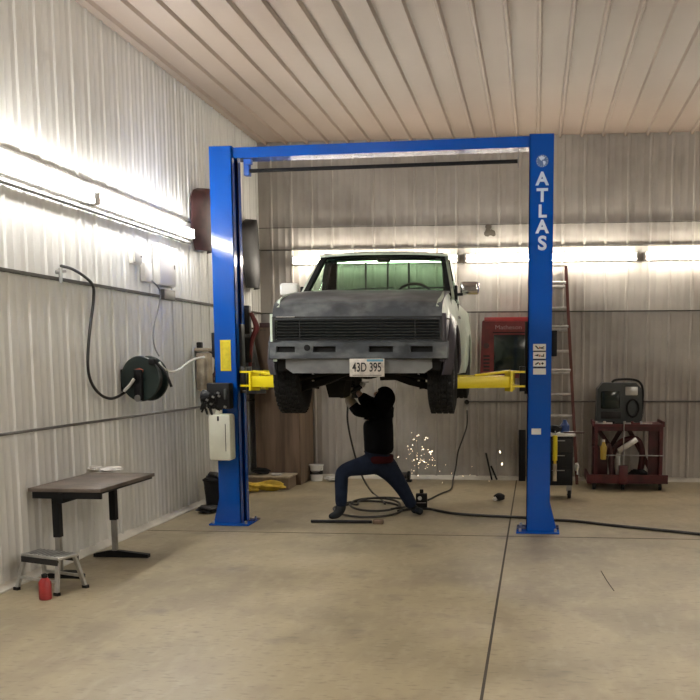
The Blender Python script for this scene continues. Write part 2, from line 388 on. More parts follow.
for x0, x1, y0, inner in ((LX0, LX1, YLc, 1), (RX0, RX1, YRc, -1)):
    cx = column(x0, x1, y0, inner)
    # arms : front arm swings towards the truck's nose, rear arm backwards
    for (dy, tag_) in ((-.42, 'front'), (.95, 'rear')):
        base = Vector((cx + inner * .06, y0 + (.05 if dy < 0 else .24), 1.55))
        inn = inner
        elbow = Vector((cx + inner * .185, base.y + (-.06 if dy < 0 else .12), 1.55))
        tip = Vector((-1.6 + (-.70 if inner > 0 else .57), y0 + dy, 1.55))
        dirv = (tip - elbow).normalized(); L = (tip - elbow).length
        ang = math.atan2(dirv.y, dirv.x)
        mid = (tip + elbow) / 2
        mb = MB(); mb.box((mid.x, mid.y, 1.545), (L, .10, .115), rot=(0, 0, ang), bevel=.006)
        arm = part(mb, 'swing_arm', 'yellow', lift)
        mb = MB(); mb.box(elbow + dirv * .0, (.03, .13, .20), rot=(0, 0, ang)); 
        for zz in (1.60 + .045, 1.50):
            m2 = (base + elbow) / 2; v = elbow - base
            mb.box((m2.x, m2.y, zz), (v.length + .04, .10, .02), rot=(0, 0, math.atan2(v.y, v.x)))
        part(mb, 'clevis', 'yellow', arm)
        g0 = elbow + Vector((0, -.02, .10)); g1 = elbow + dirv * min(.38, L * .8) + Vector((0, -.02, .062))
        part(MB().cyl(g0, g1, .014, 8), 'gusset_bar', 'yellow', arm)
        part(MB().cyl((base.x, base.y, 1.44), (base.x, base.y, 1.70), .022, 12), 'pivot_pin', 'steel', arm)
        part(MB().cyl((tip.x, tip.y, 1.60), (tip.x, tip.y, 1.612), .055, 16), 'lift_pad', 'dark', arm)
# crossbeam, shut-off bar
def slant(mb, xa, ya, xb, yb, z0a, z0b, h, dpt):
    A = [(xa, ya, z0a), (xa, ya + dpt, z0a), (xa, ya + dpt, z0a + h), (xa, ya, z0a + h)]
    B = [(xb, yb, z0b), (xb, yb + dpt, z0b), (xb, yb + dpt, z0b + h), (xb, yb, z0b + h)]
    a = [mb.bm.verts.new(p) for p in A]; b = [mb.bm.verts.new(p) for p in B]
    mb.bm.faces.new(a[::-1]); mb.bm.faces.new(b)
    for k in range(4): mb.bm.faces.new((a[k], a[(k + 1) % 4], b[(k + 1) % 4], b[k]))
    return mb
part(slant(MB(), LX1, YLc + .03, RX0, YRc + .03, 3.845, 3.845, .105, .21), 'crossbeam', 'blue', lift)
bar = part(MB().cyl((-3.0, YLc + .12, 3.73), (-.2, YRc + .12, 3.73), .02, 10), 'shutoff_bar', 'dark', lift)
part(MB().bx(-3.05, -2.99, YLc + .09, YLc + .17, 3.68, 3.85, bevel=.006).bx(-3.03, -2.96, YLc + .06, YLc + .12, 3.79, 3.84), 'switch_bracket', 'bluedark', lift)
part(MB().bx(-.20, -.186, YRc + .1, YRc + .14, 3.66, 3.85), 'bar_hanger', 'steel', lift)
# cables / hydraulic line
part(MB().tube([(LX1 + .015, YLc + .14, 3.84), (LX1 + .012, YLc + .14, 3.2), (LX1 + .012, YLc + .14, 2.16)], .006, 6, False), 'equaliser_cable', 'dark', lift)
# decals
def decal(x0, y0, x1, y1, yy, m, name='warning_label', label=None):
    a = P(x0, y0, y=yy); b = P(x1, y1, y=yy)
    mb = MB(); mb.bx(min(a.x, b.x), max(a.x, b.x), yy - .003, yy + .001, min(a.z, b.z), max(a.z, b.z)); return part(mb, name, m, lift, label=label)
decal(220, 340, 231.3, 371, YLc, 'yellow', 'caution_label', 'plain yellow caution label')
decal(221.5, 342, 229.8, 369, YLc - .0025, mat('caution_inner', (.75, .62, .02), .5, var=.2, scale=20), 'caution_label_face')
for (ya, yb_) in ((344, 350.7), (352, 358.7), (360.5, 366.5), (368.5, 374.5)):
    l = decal(533.2, ya, 545.8, yb_, YRc, 'white', 'warning_label')
    if ya < 367:
        mb = MB(); c = P(537, (ya + yb_) / 2, y=YRc); e = P(542.5, (ya + yb_) / 2, y=YRc)
        yv = YRc - .005
        if ya < 350: mb.box((c.x, yv, c.z), (.045, .003, .012), rot=(0, .8, 0)); mb.box((e.x, yv, e.z), (.04, .003, .01), rot=(0, -.3, 0)); mb.box((e.x, yv, e.z - .012), (.04, .003, .008), rot=(0, .25, 0))
        elif ya < 355: mb.prism([(c.x - .03, c.z), (c.x + .015, c.z + .012), (c.x + .015, c.z - .012)], 'y', yv, yv + .003); mb.box((e.x, yv, e.z - .008), (.03, .003, .012)); mb.box((e.x + .012, yv, e.z), (.01, .003, .03))
        else: mb.box((c.x, yv, c.z), (.04, .003, .014), rot=(0, -.5, 0)); mb.box((e.x, yv, e.z), (.02, .003, .02), rot=(0, .7, 0))
        part(mb, 'pictogram', 'ink', l)
        part(MB().box((P(539.8, ya, y=YRc).x, yv, c.z - .004), (.014, .003, .022)), 'pictogram', 'orange', l)
for yy in (351.3, 359.6, 367.5):
    decal(533.6, yy - .7, 545.4, yy + .6, YRc, 'ink', 'label_band')
decal(531.5, 428.5, 541, 434.5, YRc, 'white', 'serial_label')
# lettering, one letter below the other
for ch, ya, yb_ in (('A', 172.9, 185.7), ('T', 189.4, 202.3), ('L', 205.7, 217.9), ('A', 220.9, 233.7), ('S', 237, 250.6)):
    c = P(542.2, (ya + yb_) / 2, y=YRc); hgt = P(542, ya, y=YRc).z - P(542, yb_, y=YRc).z
    t = text_mesh(ch, hgt / .70, .0015, (c.x, YRc - .003, c.z), bold=.006, name='brand_letter', m='letter')
    adopt(t, lift)
c = P(542.3, 161, y=YRc)
em = part(MB().lathe([(.056, 0), (.060, 0), (.060, .003), (.056, .003)], (c.x, YRc - .003, c.z), 'y', 30), 'round_emblem', mat('emblem_blue', (.10, .17, .36), .5), lift)
mb = MB()
mb.prism([(c.x - .035, c.z + .035), (c.x - .005, c.z + .05), (c.x + .028, c.z + .032), (c.x + .012, c.z + .012), (c.x + .0, c.z + .014), (c.x - .008, c.z), (c.x - .024, c.z + .016)], 'y', YRc - .0055, YRc - .003)
mb.prism([(c.x + .004, c.z + .003), (c.x + .03, c.z - .002), (c.x + .034, c.z - .02), (c.x + .016, c.z - .046), (c.x + .008, c.z - .02)], 'y', YRc - .0055, YRc - .003)
part(mb, 'emblem_land', 'letter', em)
mb = MB()
for k in range(14):
    a = 2 * PI * k / 14; mb.box((c.x + .051 * math.cos(a), YRc - .0045, c.z + .051 * math.sin(a)), (.008, .003, .004), rot=(0, -a, 0))
part(mb, 'emblem_dots', 'letter', em)
# power unit on the left column
pu = MB(); pu.bx(-3.44, -3.19, YLc - .14, YLc - .006, 1.26, 1.53, bevel=.015); pu.cyl((-3.50, YLc - .09, 1.38), (-3.40, YLc - .09, 1.38), .08, 18)
puo = part(pu, 'power_unit', 'dark', lift)
mb = MB(); mb.bx(-3.25, -3.22, YLc - .155, YLc - .135, 1.36, 1.47, bevel=.008); part(mb, 'start_switch', 'graypl', puo)
mb = MB()
for k in range(11):
    rn = random.Random(k); a = Vector((-3.50 + rn.random() * .2, YLc - .17 + rn.random() * .05, 1.23 + rn.random() * .2)); mb.tube([a, a + Vector((rn.uniform(-.05, .05), -.03, rn.uniform(-.06, .06))), a + Vector((rn.uniform(-.05, .05), 0, rn.uniform(-.08, .06)))], .011, 8)
part(mb, 'hydraulic_fittings', 'blackmetal', puo)
mb = MB()
for (px, py) in ((213, 397), (218, 393), (219, 396), (211, 404), (225, 407), (207, 400)):
    q = P(px, py, y=YLc - .2); mb.box(q, (.028, .02, .02), rot=(.3, .5, 0), bevel=.004)
part(mb, 'bright_fitting', 'steel', puo)
mb = MB(); a = P(211.3, 460, y=YLc - .13); b = P(232, 414, y=YLc - .13)
mb.bx(a.x, b.x, YLc - .2, YLc - .02, a.z, b.z, bevel=.028)
mb.cyl((-3.33, YLc - .1, b.z - .02), (-3.33, YLc - .1, b.z + .045), .04, 16)
tk = part(mb, 'fluid_reservoir', 'tank', lift, label='pale plastic hydraulic reservoir')
part(MB().bx(b.x - .055, b.x - .05, YLc - .205, YLc - .195, a.z + .1, b.z - .1), 'level_line', 'ink', tk)
part(MB().box((P(218, 417, y=YLc - .2).x, YLc - .203, b.z - .045), (.02, .01, .05), bevel=.004), 'tank_clip', 'ink', tk)

# ------------------------------------------------------------------ pickup truck
TX, TY, TZ = -1.617, 10.30, 1.275
tr = empty('pickup_truck', (TX, TY, TZ), 'old pickup truck in grey primer and pale green paint, raised on the lift', 'truck', rz=.02)
def Y(t): return t - 2.05
WR, TF, TR = .362, .63, 3.50
def half(z, t):
    w = .80 if z < .72 else .80 - (z - .72) ** 1.35 * .19
    if t < .35: w -= (.35 - t) ** 2 * .5
    for tc in (TF, TR):
        r = math.hypot(t - tc, z - .40)
        if r < .56: w += .035 * max(0, 1 - abs(r - .44) / .12)
    if z < .45: w -= (.45 - z) * .25
    return w
def zb(t):
    z = .34 if t > .3 else .50
    if t < .34: z = .48
    for tc in (TF, TR):
        if abs(t - tc) < .43: z = max(z, .38 + math.sqrt(.43 ** 2 - (t - tc) ** 2))
    return z
def zt(t):
    if t < 1.2: return min(1.13, .872 + .10 * min(1, t / .12) ** .5 + .20 * (1 - math.exp(-max(0, t - .07) / .6)))
    return 1.125
def side(t0, t1, s, name, m, top=None, lo=None, hi=None):
    n = max(3, int((t1 - t0) / .04)); rows = 11; g = []
    for i in range(n + 1):
        t = t0 + (t1 - t0) * i / n; a, b = zb(t), (top or zt)(t)
        if lo: a = max(a, lo)
        if hi: b = hi; a = min(a, hi - .004)
        g.append([(s * half(a + (b - a) * j / rows, t), Y(t), a + (b - a) * j / rows) for j in range(rows + 1)])
    mb = MB(); mb.sheet(g, .03, (-s, 0, 0)); return lpart(mb, name, m, tr)
for s in (-1, 1):
    f = side(.07, 1.16, s, 'front_fender', 'pale', lo=.862)
    side(.07, 1.16, s, 'lower_fender', 'primerpurple' if s > 0 else 'pale', hi=.858)
    lpart(MB().sheet([[(s * (half(.86, t) + .006), Y(t), z_) for z_ in (.855, .867)] for t in [.07 + 1.08 * i / 12 for i in range(13)]], .008, (-s, 0, 0)), 'fender_highlight', 'chrome', f)  # chrome strip stands in for the highlight along the fender crease
    # dark primer flare round the front wheel
    mb = MB(); g = []
    for i in range(25):
        a = PI * (-.02 + 1.04 * i / 24); row = []
        for rr, wx in ((.425, .03), (.445, .042), (.49, .035), (.54, .006)):
            t = TF + rr * math.cos(a); z = .38 + rr * math.sin(a); z = max(z, .36)
            row.append((s * (min(half(z, max(t, .08)), .84) + wx * .6 + .004), Y(max(t, .07)), z))
        g.append(row)
    mb.sheet(g, .012, (-s, 0, 0)); lpart(mb, 'wheel_flare', 'primerpurple', f)
    d = side(1.17, 2.12, s, 'door', 'pale'); 
    mb = MB(); mb.bx(s * .79 - .01, s * .79 + .01, Y(1.90), Y(2.04), .93, .96, bevel=.004); lpart(mb, 'door_handle', 'chrome', d)
    side(2.13, 2.27, s, 'cab_corner', 'pale')
    side(2.31, 4.60, s, 'bed_side', 'pale')
    # fender lip top between fender and hood
    mb = MB(); g = []
    for i in range(15):
        t = .07 + 1.09 * i / 14; z = zt(t); w = half(z, t)
        e = min(1, t / .12); g.append([(s * w, Y(t), z), (s * (w - .012), Y(t), z + .02 * e), (s * (w - .035), Y(t), z + .03 * e)])
    mb.sheet(g, .015, (0, 0, -1)); lpart(mb, 'fender_top', 'pale' , f)
# hood
mb = MB(); g = []
def hoodz(t): return .872 + .135 * min(1, t / .07) ** .5 + .215 * (1 - math.exp(-max(0, t - .07) / .6))
for i in range(23):
    t = [0.0, .008, .02, .035, .055, .08, .11][i] if i < 7 else .11 + 1.06 * (i - 6) / 16
    row = []
    for k in range(17):
        u = -1 + 2 * k / 16; w = .755 - .012 * max(0, t - .3)
        z = hoodz(t) - .016 * abs(u) ** 4 * min(1, t / .1 + .3)
        if t > .12: z += .012 * (1 - min(1, abs(abs(u) - .55) / .08))
        row.append((u * w, Y(t + .035), z))
    g.append(row)
mb.sheet(g, .02, (0, 0, -1)); hood = lpart(mb, 'hood', 'primer', tr)
lpart(MB().bx(-.72, -.55, Y(.015), Y(.03), .868, .876), 'hood_trim', 'chrome', hood)
mb = MB(); g = []
for i in range(5):
    t = 1.14 + .1 * i / 4
    g.append([(-.735 + 1.47 * k / 12, Y(t + .03), 1.165 + .03 * i / 4 - .03 * abs(-1 + 2 * k / 12) ** 2.5) for k in range(13)])
mb.sheet(g, .03, (0, 0, -1)); lpart(mb, 'cowl', 'dark', tr)
for x in (-.25, .3):
    lpart(MB().tube([(x, Y(1.2), 1.19), (x + .1, Y(1.24), 1.205), (x + .42, Y(1.27), 1.215)], .006, 6), 'wiper', 'dark', tr)
# grille
mb = MB(); mb.bx(-.757, .757, Y(.09), Y(.12), .665, .875); mb.bx(-.757, .757, Y(.03), Y(.11), .655, .672); mb.bx(-.757, .757, Y(.03), Y(.11), .860, .875)
mb.bx(-.757, -.735, Y(.03), Y(.11), .66, .875); mb.bx(.735, .757, Y(.03), Y(.11), .66, .875)
gr = lpart(mb, 'grille', 'grille', tr)
for k in range(7): lpart(MB().box((0, Y(.055), .688 + .0265 * k), (1.47, .03, .007), rot=(.35, 0, 0)), 'grille_slat', 'slat', gr)
lpart(MB().bx(-.52, -.51, Y(.045), Y(.1), .67, .865).bx(.51, .52, Y(.045), Y(.1), .67, .865), 'grille_divider', 'grille', gr)
# corner panels beside the grille
for s in (-1, 1):
    mb = MB(); g = []
    for i in range(6):
        a = i / 5 * PI / 2
        g.append([(s * (.755 + .035 * math.sin(a)), Y(.035 + .05 * (1 - math.cos(a))), z) for z in (.655, .70, .78, .86, .90)])
    mb.sheet(g, .012, (0, 1, 0)); lpart(mb, 'corner_panel', 'pale' if s < 0 else 'primerpurple', tr)
# bumper
mb = MB(); prof = []
g = []
N = 41
slots = ((-.725, -.55), (-.39, -.185), (.11, .325), (.48, .675))
def bfront(u):
    a = abs(u); return Y(0.0) + (.0 if a < .6 else (a - .6) ** 2 * 1.6)
for prof_ in (((.02, .50), (0, .508), (0, .561)), ((0, .613), (0, .648), (.022, .66))):
    g = [[(-.795 + 1.59 * i / 40, bfront(-.795 + 1.59 * i / 40) + dy, z) for dy, z in prof_] for i in range(41)]
    mb.sheet(g, .05, (0, 1, 0))
xs_ = [-.795] + [v for s in slots for v in s] + [.795]
for a, b in zip(xs_[::2], xs_[1::2]):
    g = [[(a + (b - a) * i / 8, bfront(a + (b - a) * i / 8), z) for z in (.560, .587, .614)] for i in range(9)]
    mb.sheet(g, .05, (0, 1, 0))
bm_ = lpart(mb, 'bumper', M['primer'], tr)
lpart(MB().bx(-.76, .76, Y(.075), Y(.1), .505, .655), 'bumper_backing', 'grille', bm_)
for s in (-1, 1):
    mb = MB(); mb.bx(s * .795 - .012, s * .795 + .012, Y(.06), Y(.30), .50, .66, bevel=.008); lpart(mb, 'bumper_end', 'primer', bm_)
lpart(MB().lathe([(.001, 0), (.028, 0), (.028, .004), (.001, .004)], (-.44, Y(-.004), .60), 'y', 16), 'bumper_stain', 'dark', bm_)
mb = MB(); g = [[(-.66 + 1.32 * i / 20, Y(.04) + .06 * abs(-1 + i / 10) ** 3, z) for z in ([.50, .45, .385, .375] if 0 < i < 20 else [.50, .46, .43, .42])] for i in range(21)]
mb.sheet(g, .02, (0, 1, 0)); lpart(mb, 'valance', 'primerlight', tr)
# number plate
pc = .095
mb = MB(); mb.box((pc, Y(-.012), .425), (.31, .008, .158), bevel=.004); pl = lpart(mb, 'number_plate', 'platewhite', tr)
lpart(MB().bx(pc + .0, pc + .145, Y(-.018), Y(-.0155), .478, .498), 'plate_band', 'plateblue', pl)
t = text_mesh('43D 395', .112, .0012, (pc, Y(-.018), .425), bold=.0015, sx=.66, name='plate_number', m='ink'); adopt(t, pl, True)
lpart(MB().bx(pc - .13, pc + .13, Y(-.0175), Y(-.0155), .356, .361), 'plate_border', 'ink', pl)
# cab
mb = MB()
def strut(mb, a, b, w, d):
    a = Vector(a); b = Vector(b); n = (b - a).normalized(); sx = Vector((1, 0, 0)); sx = (sx - n * sx.dot(n)).normalized(); sy = n.cross(sx)
    r = []
    for p in (a, b): r.append([mb.bm.verts.new(p + sx * w / 2 * i + sy * d / 2 * j) for i, j in ((-1, -1), (1, -1), (1, 1), (-1, 1))])
    mb.bm.faces.new(r[0][::-1]); mb.bm.faces.new(r[1])
    for k in range(4): mb.bm.faces.new((r[0][k], r[0][(k + 1) % 4], r[1][(k + 1) % 4], r[1][k]))
for s in (-1, 1):
    ap = MB(); strut(ap, (s * .735, Y(1.22), 1.12), (s * .625, Y(1.76), 1.575), .045, .05); lpart(ap, 'windscreen_pillar', 'cabin', tr)
    sp_ = MB(); strut(sp_, (s * .775, Y(1.20), 1.10), (s * .668, Y(1.80), 1.565), .028, .035); strut(sp_, (s * .665, Y(1.78), 1.575), (s * .665, Y(2.24), 1.575), .035, .04); lpart(sp_, 'door_frame', 'pale', tr)
    bp_ = MB(); strut(bp_, (s * .745, Y(2.12), 1.11), (s * .65, Y(2.10), 1.57), .05, .10); lpart(bp_, 'centre_pillar', 'cabin', tr)
    cp_ = MB(); strut(cp_, (s * .768, Y(2.16), 1.11), (s * .672, Y(2.16), 1.57), .02, .20); lpart(cp_, 'rear_pillar', 'pale', tr)
    mb = MB(); g = [[(s * (.768), Y(1.32), 1.125), (s * .68, Y(1.80), 1.55)], [(s * .768, Y(2.04), 1.125), (s * .675, Y(2.04), 1.56)]]
    mb.sheet(g, .006, (-s, 0, 0)); lpart(mb, 'side_window', 'glassclear', tr)
mb = MB(); g = []
for i in range(13):
    t = 1.70 + .60 * i / 12; e = min((t - 1.70) / .12, (2.30 - t) / .12, 1)
    g.append([(-.67 + 1.34 * k / 16, Y(t), 1.585 + (.05 - .055 * abs(-1 + k / 8) ** 3) * (.45 + .55 * max(e, 0) ** .5)) for k in range(17)])
mb.sheet(g, .02, (0, 0, -1)); rf = lpart(mb, 'roof', 'pale', tr)
lpart(MB().bx(-.63, .63, Y(1.76), Y(2.20), 1.598, 1.606), 'headliner', 'cabin', rf)
mb = MB(); mb.box((-.0, Y(1.78), 1.575), (1.24, .05, .04)); mb.box((-.31, Y(1.84), 1.57), (.46, .14, .012), rot=(-.1, 0, 0)); mb.box((.31, Y(1.84), 1.57), (.46, .14, .012), rot=(-.1, 0, 0)); lpart(mb, 'sun_visors', 'cabin', tr)
g = [[(-.71, Y(1.25), 1.165), (-.61, Y(1.75), 1.555)], [(0, Y(1.20), 1.19), (0, Y(1.71), 1.585)], [(.71, Y(1.25), 1.165), (.61, Y(1.75), 1.555)]]
mb = MB(); mb.sheet(g, .006, (0, .6, -.5)); lpart(mb, 'windscreen', 'glassclear', tr)
# rear wall of cab with sliding window
mb = MB(); mb.bx(-.74, .74, Y(2.22), Y(2.27), .40, 1.20); mb.bx(-.66, .66, Y(2.22), Y(2.27), 1.598, 1.615)
for s in (-1, 1): mb.prism([(s * .75, 1.18), (s * .60, 1.18), (s * .585, 1.58), (s * .66, 1.58)], 'y', Y(2.22), Y(2.27))
lpart(mb, 'cab_rear_wall', 'cabin', tr)
rg = lpart(MB().bx(-.60, .60, Y(2.24), Y(2.247), 1.19, 1.60), 'rear_window', 'glassgreen', tr)
for x in (-.265, -.02, .215): lpart(MB().bx(x - .009, x + .009, Y(2.23), Y(2.26), 1.19, 1.57), 'window_divider', 'dark', rg)
# interior
mb = MB(); mb.bx(-.70, .70, Y(1.35), Y(1.60), .85, 1.14, bevel=.03); lpart(mb, 'dashboard', 'cabin', tr)
for s in (-1, 1):
    mb = MB(); mb.box((s * .34, Y(2.08), .90), (.52, .12, .56), rot=(.15, 0, 0), bevel=.05); mb.box((s * .34, Y(1.85), .66), (.52, .50, .16), bevel=.05); lpart(mb, 'seat', 'cabin', tr)
mb = MB(); cc = Vector((.33, Y(1.66), 1.16)); ring = [cc + Vector((.18 * math.cos(a), .07 * math.sin(a), .13 * math.sin(a))) for a in [2 * PI * k / 24 for k in range(25)]]
mb.tube(ring, .014, 8, False); mb.cyl(cc, cc + Vector((0, -.2, -.08)), .025); mb.cyl(cc + Vector((-.17, 0, 0)), cc + Vector((.17, 0, 0)), .012, 8); lpart(mb, 'steering_wheel', 'dark', tr)
lpart(MB().box((-.0, Y(1.80), 1.535), (.14, .03, .035), bevel=.01), 'rear_view_mirror', 'dark', tr)
mb = MB(); mb.bx(-.77, .77, Y(1.15), Y(2.27), .40, .44); mb.bx(-.76, .76, Y(1.15), Y(1.18), .40, 1.10); lpart(mb, 'cab_floor', 'under', tr)
# door mirrors
for s in (-1, 1):
    mb = MB(); cx_ = s * .93; mb.box((cx_, Y(1.42), 1.215), (.19, .09, .13), bevel=.03, seg=3); mm = lpart(mb, 'door_mirror', 'white' if s < 0 else 'chrome', tr, label='white door mirror' if s < 0 else 'chrome door mirror')
    lpart(MB().bx(min(s * .76, s * .86), max(s * .76, s * .86), Y(1.38), Y(1.46), 1.14, 1.165, bevel=.008).bx(s * .79 - .015, s * .79 + .015, Y(1.36), Y(1.47), 1.10, 1.24, bevel=.006), 'mirror_bracket', 'dark', mm)
# bed
mb = MB(); mb.bx(-.76, .76, Y(2.32), Y(4.58), .62, .65); mb.bx(-.76, .76, Y(2.32), Y(2.35), .62, 1.12); lpart(mb, 'bed_floor', 'under', tr)
mb = MB(); mb.bx(-.76, .76, Y(4.58), Y(4.62), .55, 1.12, bevel=.01); lpart(mb, 'tailgate', 'pale', tr)
# chassis
for s in (-1, 1): lpart(MB().bx(s * .40 - .035, s * .40 + .035, Y(.15), Y(4.5), .425, .54), 'frame_rail', 'under', tr)
mb = MB()
for t, z0 in ((.16, .38), (.62, .36), (1.5, .40), (2.6, .42), (4.4, .42)): mb.bx(-.42, .42, Y(t), Y(t + .09), z0, .53)
lpart(mb, 'crossmember', 'under', tr)
lpart(MB().bx(-.74, .74, Y(.10), Y(1.14), .56, .66).bx(-.74, .74, Y(.12), Y(.16), .40, .8), 'engine_bay_shield', 'under', tr)
mb = MB(); mb.bx(-.20, .22, Y(.45), Y(1.1), .34, .56, bevel=.05); mb.blob((0.0, Y(.64), .41), (.17, .15, .10), 3, .05); lpart(mb, 'front_differential', 'under', tr)
mb = MB(); mb.prism([(-.41, .13), (-.27, .13), (-.235, .34), (-.46, .34)], 'y', Y(.78), Y(1.15)); lpart(mb, 'skid_box', 'under', tr)
mb = MB(); mb.bx(-.16, .16, Y(1.15), Y(2.1), .33, .5, bevel=.05); mb.cyl((0, Y(2.1), .38), (0, Y(3.45), .33), .04); lpart(mb, 'gearbox', 'under', tr)
for s in (-1, 1):
    mb = MB(); g = [[(s * .14, Y(.45), .36), (s * .14, Y(.85), .36)], [(s * .40, Y(.50), .26), (s * .40, Y(.80), .26)], [(s * .67, Y(.58), .19), (s * .67, Y(.68), .19)]]
    mb.sheet(g, .06, (0, 0, 1)); mb.tube([(s * .15, Y(.42), .40), (s * .66, Y(.45), .31)], .016, 8, False); mb.cyl((s * .12, Y(.63), .33), (s * .62, Y(.63), .34), .032, 12); lpart(mb, 'control_arm', 'under', tr)
    mb = MB(); mb.cyl((s * .52, Y(.7), .22), (s * .46, Y(.74), .62), .035, 14); lpart(mb, 'shock_absorber', 'under', tr)
    mb = MB()
    for k in range(4): mb.box((s * (.50 + .02 * (k % 2)), Y(.50), .30 + .03 * k), (.02, .015, .012), rot=(0, .3 * k, 0))
    lpart(mb, 'bolt_heads', 'steel', tr)
mb = MB(); mb.cyl((-.66, Y(TR), .36), (.66, Y(TR), .36), .045, 14); mb.blob((0, Y(TR), .36), (.13, .15, .13), 5, .04); lpart(mb, 'rear_axle', 'under', tr)
mb = MB(); mb.tube([(.3, Y(1.2), .42), (.34, Y(2.0), .36), (.36, Y(3.0), .38), (.5, Y(3.3), .50), (.5, Y(4.4), .42)], .03, 10); lpart(mb, 'exhaust_pipe', 'under', tr)
mb = MB(); mb.bx(.44, .74, Y(2.0), Y(2.75), .28, .40, bevel=.03); lpart(mb, 'fuel_tank', 'under', tr)
# wheels
def wheel(x, t, s, z=.36):
    W = .115; R = WR
    prof = [(.2, -W * .8), (.24, -W * .98), (.30, -W * 1.06), (R - .03, -W), (R - .006, -W * .85)]
    for k in range(-3, 4):
        u = k / 3.6 * W * .82
        prof += [(R - .012, u - .009), (R, u - .006), (R, u + .006), (R - .012, u + .009)]
    prof += [(R - .006, W * .85), (R - .03, W), (.30, W * 1.06), (.24, W * .98), (.2, W * .8)]
    mb = MB(); mb.lathe(prof, (0, 0, 0), 'x', 48)
    # tread lugs
    for k in range(36):
        a = 2 * PI * k / 36
        for u in (-.085, -.03, .03, .085):
            a2 = a + (.05 if u in (-.03, .085) else 0)
            mb.box((u, R * math.cos(a2), R * math.sin(a2)), (.04, .034, .014), rot=(a2 - PI / 2, 0, 0))
    o = mb.build('tyre', 'tyre', tr); o.location = (x, Y(t), z)
    mb = MB(); mb.lathe([(.01, s * .05), (.06, s * .055), (.07, s * .03), (.15, s * .02), (.19, s * .085), (.205, s * .095), (.205, s * .07), (.2, -s * .08), (.01, -s * .08)], (0, 0, 0), 'x', 32)
    mb.build('rim', 'steel', o)
for s in (-1, 1):
    wheel(s * .715, TF, s, .355); wheel(s * .695, TR, s, .385)

# ------------------------------------------------------------------ mechanic
def skin_chain(points, edges, root=0, sub=2):
    me = bpy.data.meshes.new('chain'); me.from_pydata([p[:3] for p in points], edges, [])
    o = bpy.data.objects.new('chain', me); COL.objects.link(o)
    o.modifiers.new('s', 'SKIN'); me.skin_vertices[0].data[root].use_root = True
    for i, p in enumerate(points):
        r = p[3]; me.skin_vertices[0].data[i].radius = (r, p[4]) if len(p) > 4 else (r, r)
    m = o.modifiers.new('u', 'SUBSURF'); m.levels = sub; m.render_levels = sub
    bpy.context.view_layer.update()
    r = bpy.data.meshes.new_from_object(o.evaluated_get(bpy.context.evaluated_depsgraph_get())); bpy.data.objects.remove(o)
    return r
man = empty('person', (-1.8, 10.45, 0), 'person in black hooded jacket and blue jeans lunging under the truck with arms raised', 'person')
def addmesh(me, name, m, parent, off=None):
    me.materials.clear(); me.materials.append(M[m]); me.shade_smooth()
    o = bpy.data.objects.new(name, me); COL.objects.link(o)
    top = parent; f = Vector((0, 0, 0))
    while top is not None: f += Vector(top.location); top = top.parent
    me.transform(Matrix.Translation(-f)); o.parent = parent; return o
ym = 10.45
def Q(px, py, dy=0): v = P(px, py, y=ym + dy); return (v.x, v.y, v.z)
HIP = Q(377, 462); WAI = Q(379, 445); CHE = Q(378, 424); SHC = Q(377, 410); NEK = Q(378, 407); HED = Q(383.5, 398.5)
LH = Q(370, 464, -.06); LK = Q(341.5, 471, -.16); LA = Q(341, 506, -.17)
RH = Q(385, 465, .06); RK = Q(399, 483, .16); RA = Q(413, 506, .24)
LS = Q(368, 410, -.06); LE = Q(357, 411, -.14); LW = Q(350, 400.5, -.14)
RS = Q(386, 410, .06); RE = Q(366, 402, .14); RW = Q(357, 391, .06)
LT = Vector(LA) + Vector((-.10, -.12, -.055)); RT_ = Vector(RA) + Vector((.07, .16, -.02))
def chain(scale=1., part_='all'):
    pts = [(*HIP, .135, .12), (*WAI, .125, .11), (*CHE, .155, .12), (*SHC, .12, .09), (*NEK, .055), (*HED, .085),
           (*LH, .10), (*LK, .066), (*LA, .045), (*RH, .10), (*RK, .066), (*RA, .045),
           (*LS, .062), (*LE, .045), (*LW, .032), (*RS, .062), (*RE, .045), (*RW, .032)]
    ed = [(0, 1), (1, 2), (2, 3), (3, 4), (4, 5), (0, 6), (6, 7), (7, 8), (0, 9), (9, 10), (10, 11), (3, 12), (12, 13), (13, 14), (3, 15), (15, 16), (16, 17)]
    return pts, ed
pts, ed = chain()
body = addmesh(skin_chain([(p[0], p[1], p[2], *[r * (1.0 if i > 5 else .95) for r in p[3:]]) for i, p in enumerate(pts)], ed), 'body', 'skin', man)
# jeans
def fat(L, f): return [(*p[:3], *[r * f for r in p[3:]]) for p in L]
jp = [(*HIP, .150, .135), (*LH, .096), (*((Vector(LH) + Vector(LK)) / 2), .080), (*LK, .070), (*((Vector(LK) * .5 + Vector(LA) * .5)), .058), (*(Vector(LA) + Vector((0, 0, -.025))), .052),
      (*RH, .104), (*((Vector(RH) + Vector(RK)) / 2), .086), (*RK, .072), (*((Vector(RK) + Vector(RA)) / 2), .060), (*(Vector(RA) + Vector((0, 0, -.02))), .054), (*Q(378.5, 452), .148, .13)]
addmesh(skin_chain(fat(jp, 1.34), [(0, 1), (1, 2), (2, 3), (3, 4), (4, 5), (0, 6), (6, 7), (7, 8), (8, 9), (9, 10), (0, 11)]), 'jeans', 'jeans', man)
